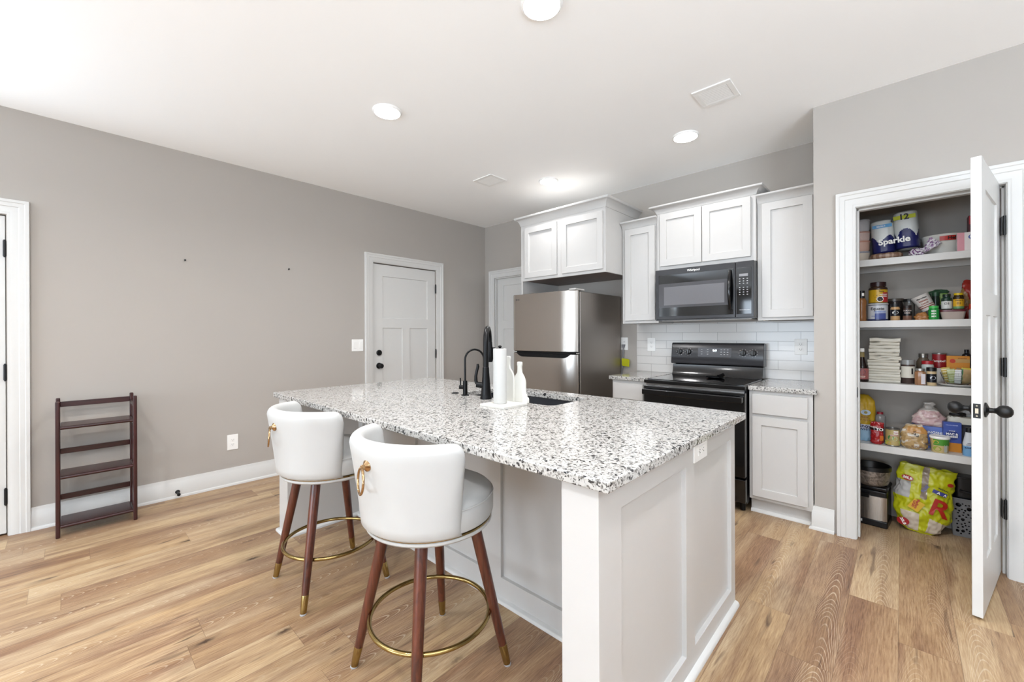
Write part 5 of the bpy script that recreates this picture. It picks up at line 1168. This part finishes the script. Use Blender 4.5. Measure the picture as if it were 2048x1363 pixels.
def spatch(name, mm, cx, cv, rot, poly, lift=0):
    f = fs_(cx, cv, rot); n_ = 8; P_ = []
    for (a, b), (c_, d_) in zip(poly, poly[1:]+poly[:1]): P_ += [(a+(c_-a)*i/n_, b+(d_-b)*i/n_) for i in range(n_)] if len(poly) < 10 else [(a, b)]
    return MB().add([Vector(f(a, b))+Vector((0, -lift, 0)) for a, b in P_]+[Vector(f(sum(p[0] for p in P_)/len(P_), sum(p[1] for p in P_)/len(P_)))+Vector((0, -lift-.0005, 0))], [(i, (i+1) % len(P_), len(P_)) for i in range(len(P_))]).build(name, mm, o, recalc=False)
spatch('printed_panel', K('#d0a91e', .3), -.22, .42, -.45, rect(-.028, .028, -.034, .034))
spatch('printed_oval', K('#9c2226', .3), -.60, .13, .1, disc(0, 0, .03, ry=.025)); spatch('printed_oval', K('#9c2226', .3), -.62, .80, -.1, disc(0, 0, .028, ry=.017))
spatch('printed_oval', K('#a83228', .3), .83, .82, 0, disc(0, 0, .014, ry=.012))
spatch('printed_band', K('#3c3f86', .3), .60, .67, -.28, rect(-.045, .02, -.011, .011))
def st(t, sz, cx, cv, rot, mm, b=.03):
    f = fs_(cx, cv, rot); MB().text(t, sz, lambda u, v: tuple(Vector(f(u, v))+Vector((0, -.0022, 0))), 0, b).build('lettering', mm, o, recalc=False)
DRED, DBLUE = K('#a8281e', .3), K('#34387e', .3)
for q in (('20LB', .022, -.62, .80, -.1, WHITE), ('20LB', .021, -.60, .13, -1.0, WHITE), ('Medium', .02, -.20, .445, -1.75, DRED), ('Grain', .02, -.30, .44, -1.75, DRED), ('A   A', .02, .58, .67, -.28, WHITE), ('R', .15, .56, .44, -.2, DRED, .02), ('IMPERIAL', .012, .62, .735, -.28, INK), ('ROSE', .022, .02, .70, 1.1, DBLUE)): st(*q)
# grey basket with holes, and the black bin behind
r = thing('storage_basket', 'grey plastic basket with round holes on the pantry floor', 'basket', (.31, 3.86, 0), G0)
bw, bd, bh = .10, .046, .235
HOLES = []
rnd = random.Random(5)
for k in range(900):
    rr = rnd.choice([.011, .0125, .009, .0055, .0045, .0045, .004]); u = rnd.uniform(-bw+.012+rr, bw-.012-rr); v = rnd.uniform(.014+rr, bh-.02-rr)
    if all(math.hypot(u-a, v-b) > rr+c_+.0045 for a, b, c_ in HOLES): HOLES.append((u, v, rr))
    if len(HOLES) > 62: break
T = Matrix.Translation((.318, 3.862, 0.0005)) @ Matrix.Rotation(0, 4, 'Z')
def fwall(u, v): return (u*(.86+.14*v/bh), -bd-.012*v/bh, v)
mb = MB(); mb.T = T; NU, NV = 96, 110
keep = []
vs = [fwall(-bw+2*bw*i/NU, bh*j/NV) for j in range(NV+1) for i in range(NU+1)]; fs = []
for j in range(NV):
    for i in range(NU):
        u = -bw+2*bw*(i+.5)/NU; v = bh*(j+.5)/NV
        if not any((u-a)**2+(v-b)**2 < c_*c_ for a, b, c_ in HOLES): fs.append((j*(NU+1)+i, j*(NU+1)+i+1, (j+1)*(NU+1)+i+1, (j+1)*(NU+1)+i))
used = sorted({i for f in fs for i in f}); mp = {a: b for b, a in enumerate(used)}
mb.add([vs[i] for i in used], [tuple(mp[i] for i in f) for f in fs])
o = mb.build('pierced_front', K('#77787a', .4), r); sd = o.modifiers.new('thickness', 'SOLIDIFY'); sd.thickness = .003; sd.offset = 1
mb = MB(); mb.T = T
A = [(-bw*.86, -bd), (bw*.86, -bd), (bw*.86, bd), (-bw*.86, bd)]; Bq = [(-bw, -bd-.012), (bw, -bd-.012), (bw, bd+.012), (-bw, bd+.012)]
vs = [(x, y, 0) for x, y in A]+[(x, y, bh) for x, y in Bq]
mb.add(vs, [(0, 3, 2, 1), (1, 2, 6, 5), (2, 3, 7, 6), (3, 0, 4, 7)]); o = mb.build('walls', K('#6c6d70', .4), r); sd = o.modifiers.new('thickness', 'SOLIDIFY'); sd.thickness = .003; sd.offset = 1
mb = MB(); mb.T = T; mb.tube([(-bw, -bd-.012, bh), (bw, -bd-.012, bh), (bw, bd+.012, bh), (-bw, bd+.012, bh)], .005, 8, closed=True); mb.build('rim', K('#77787a', .4), r)
r = thing('black_tote', 'black plastic bin standing in the grey basket', 'bin', (.318, 3.862, .006), G0)
mb = MB(); mb.T = Matrix.Translation((.318, 3.862, .006)); mb.surf(lambda u, v: (*superring((.078+.012*v), (.036+.008*v), 5, u), .36*v), 48, 12, closeu=True, capv=True); mb.build('bin', K('#0b0b0d', .25), r)
mb = MB(); mb.T = Matrix.Translation((.318, 3.862, .006)); mb.surf(lambda u, v: (*superring(.096, .05, 5, u), .355+.012*v), 48, 1, closeu=True, capv=True).prism([(-.06, .27), (.06, .255), (.06, .27), (-.06, .285)], lambda u, v, h: (u, -.048-h, v), 0, .006); mb.build('lid', K('#101013', .2), r, bevel=.003)
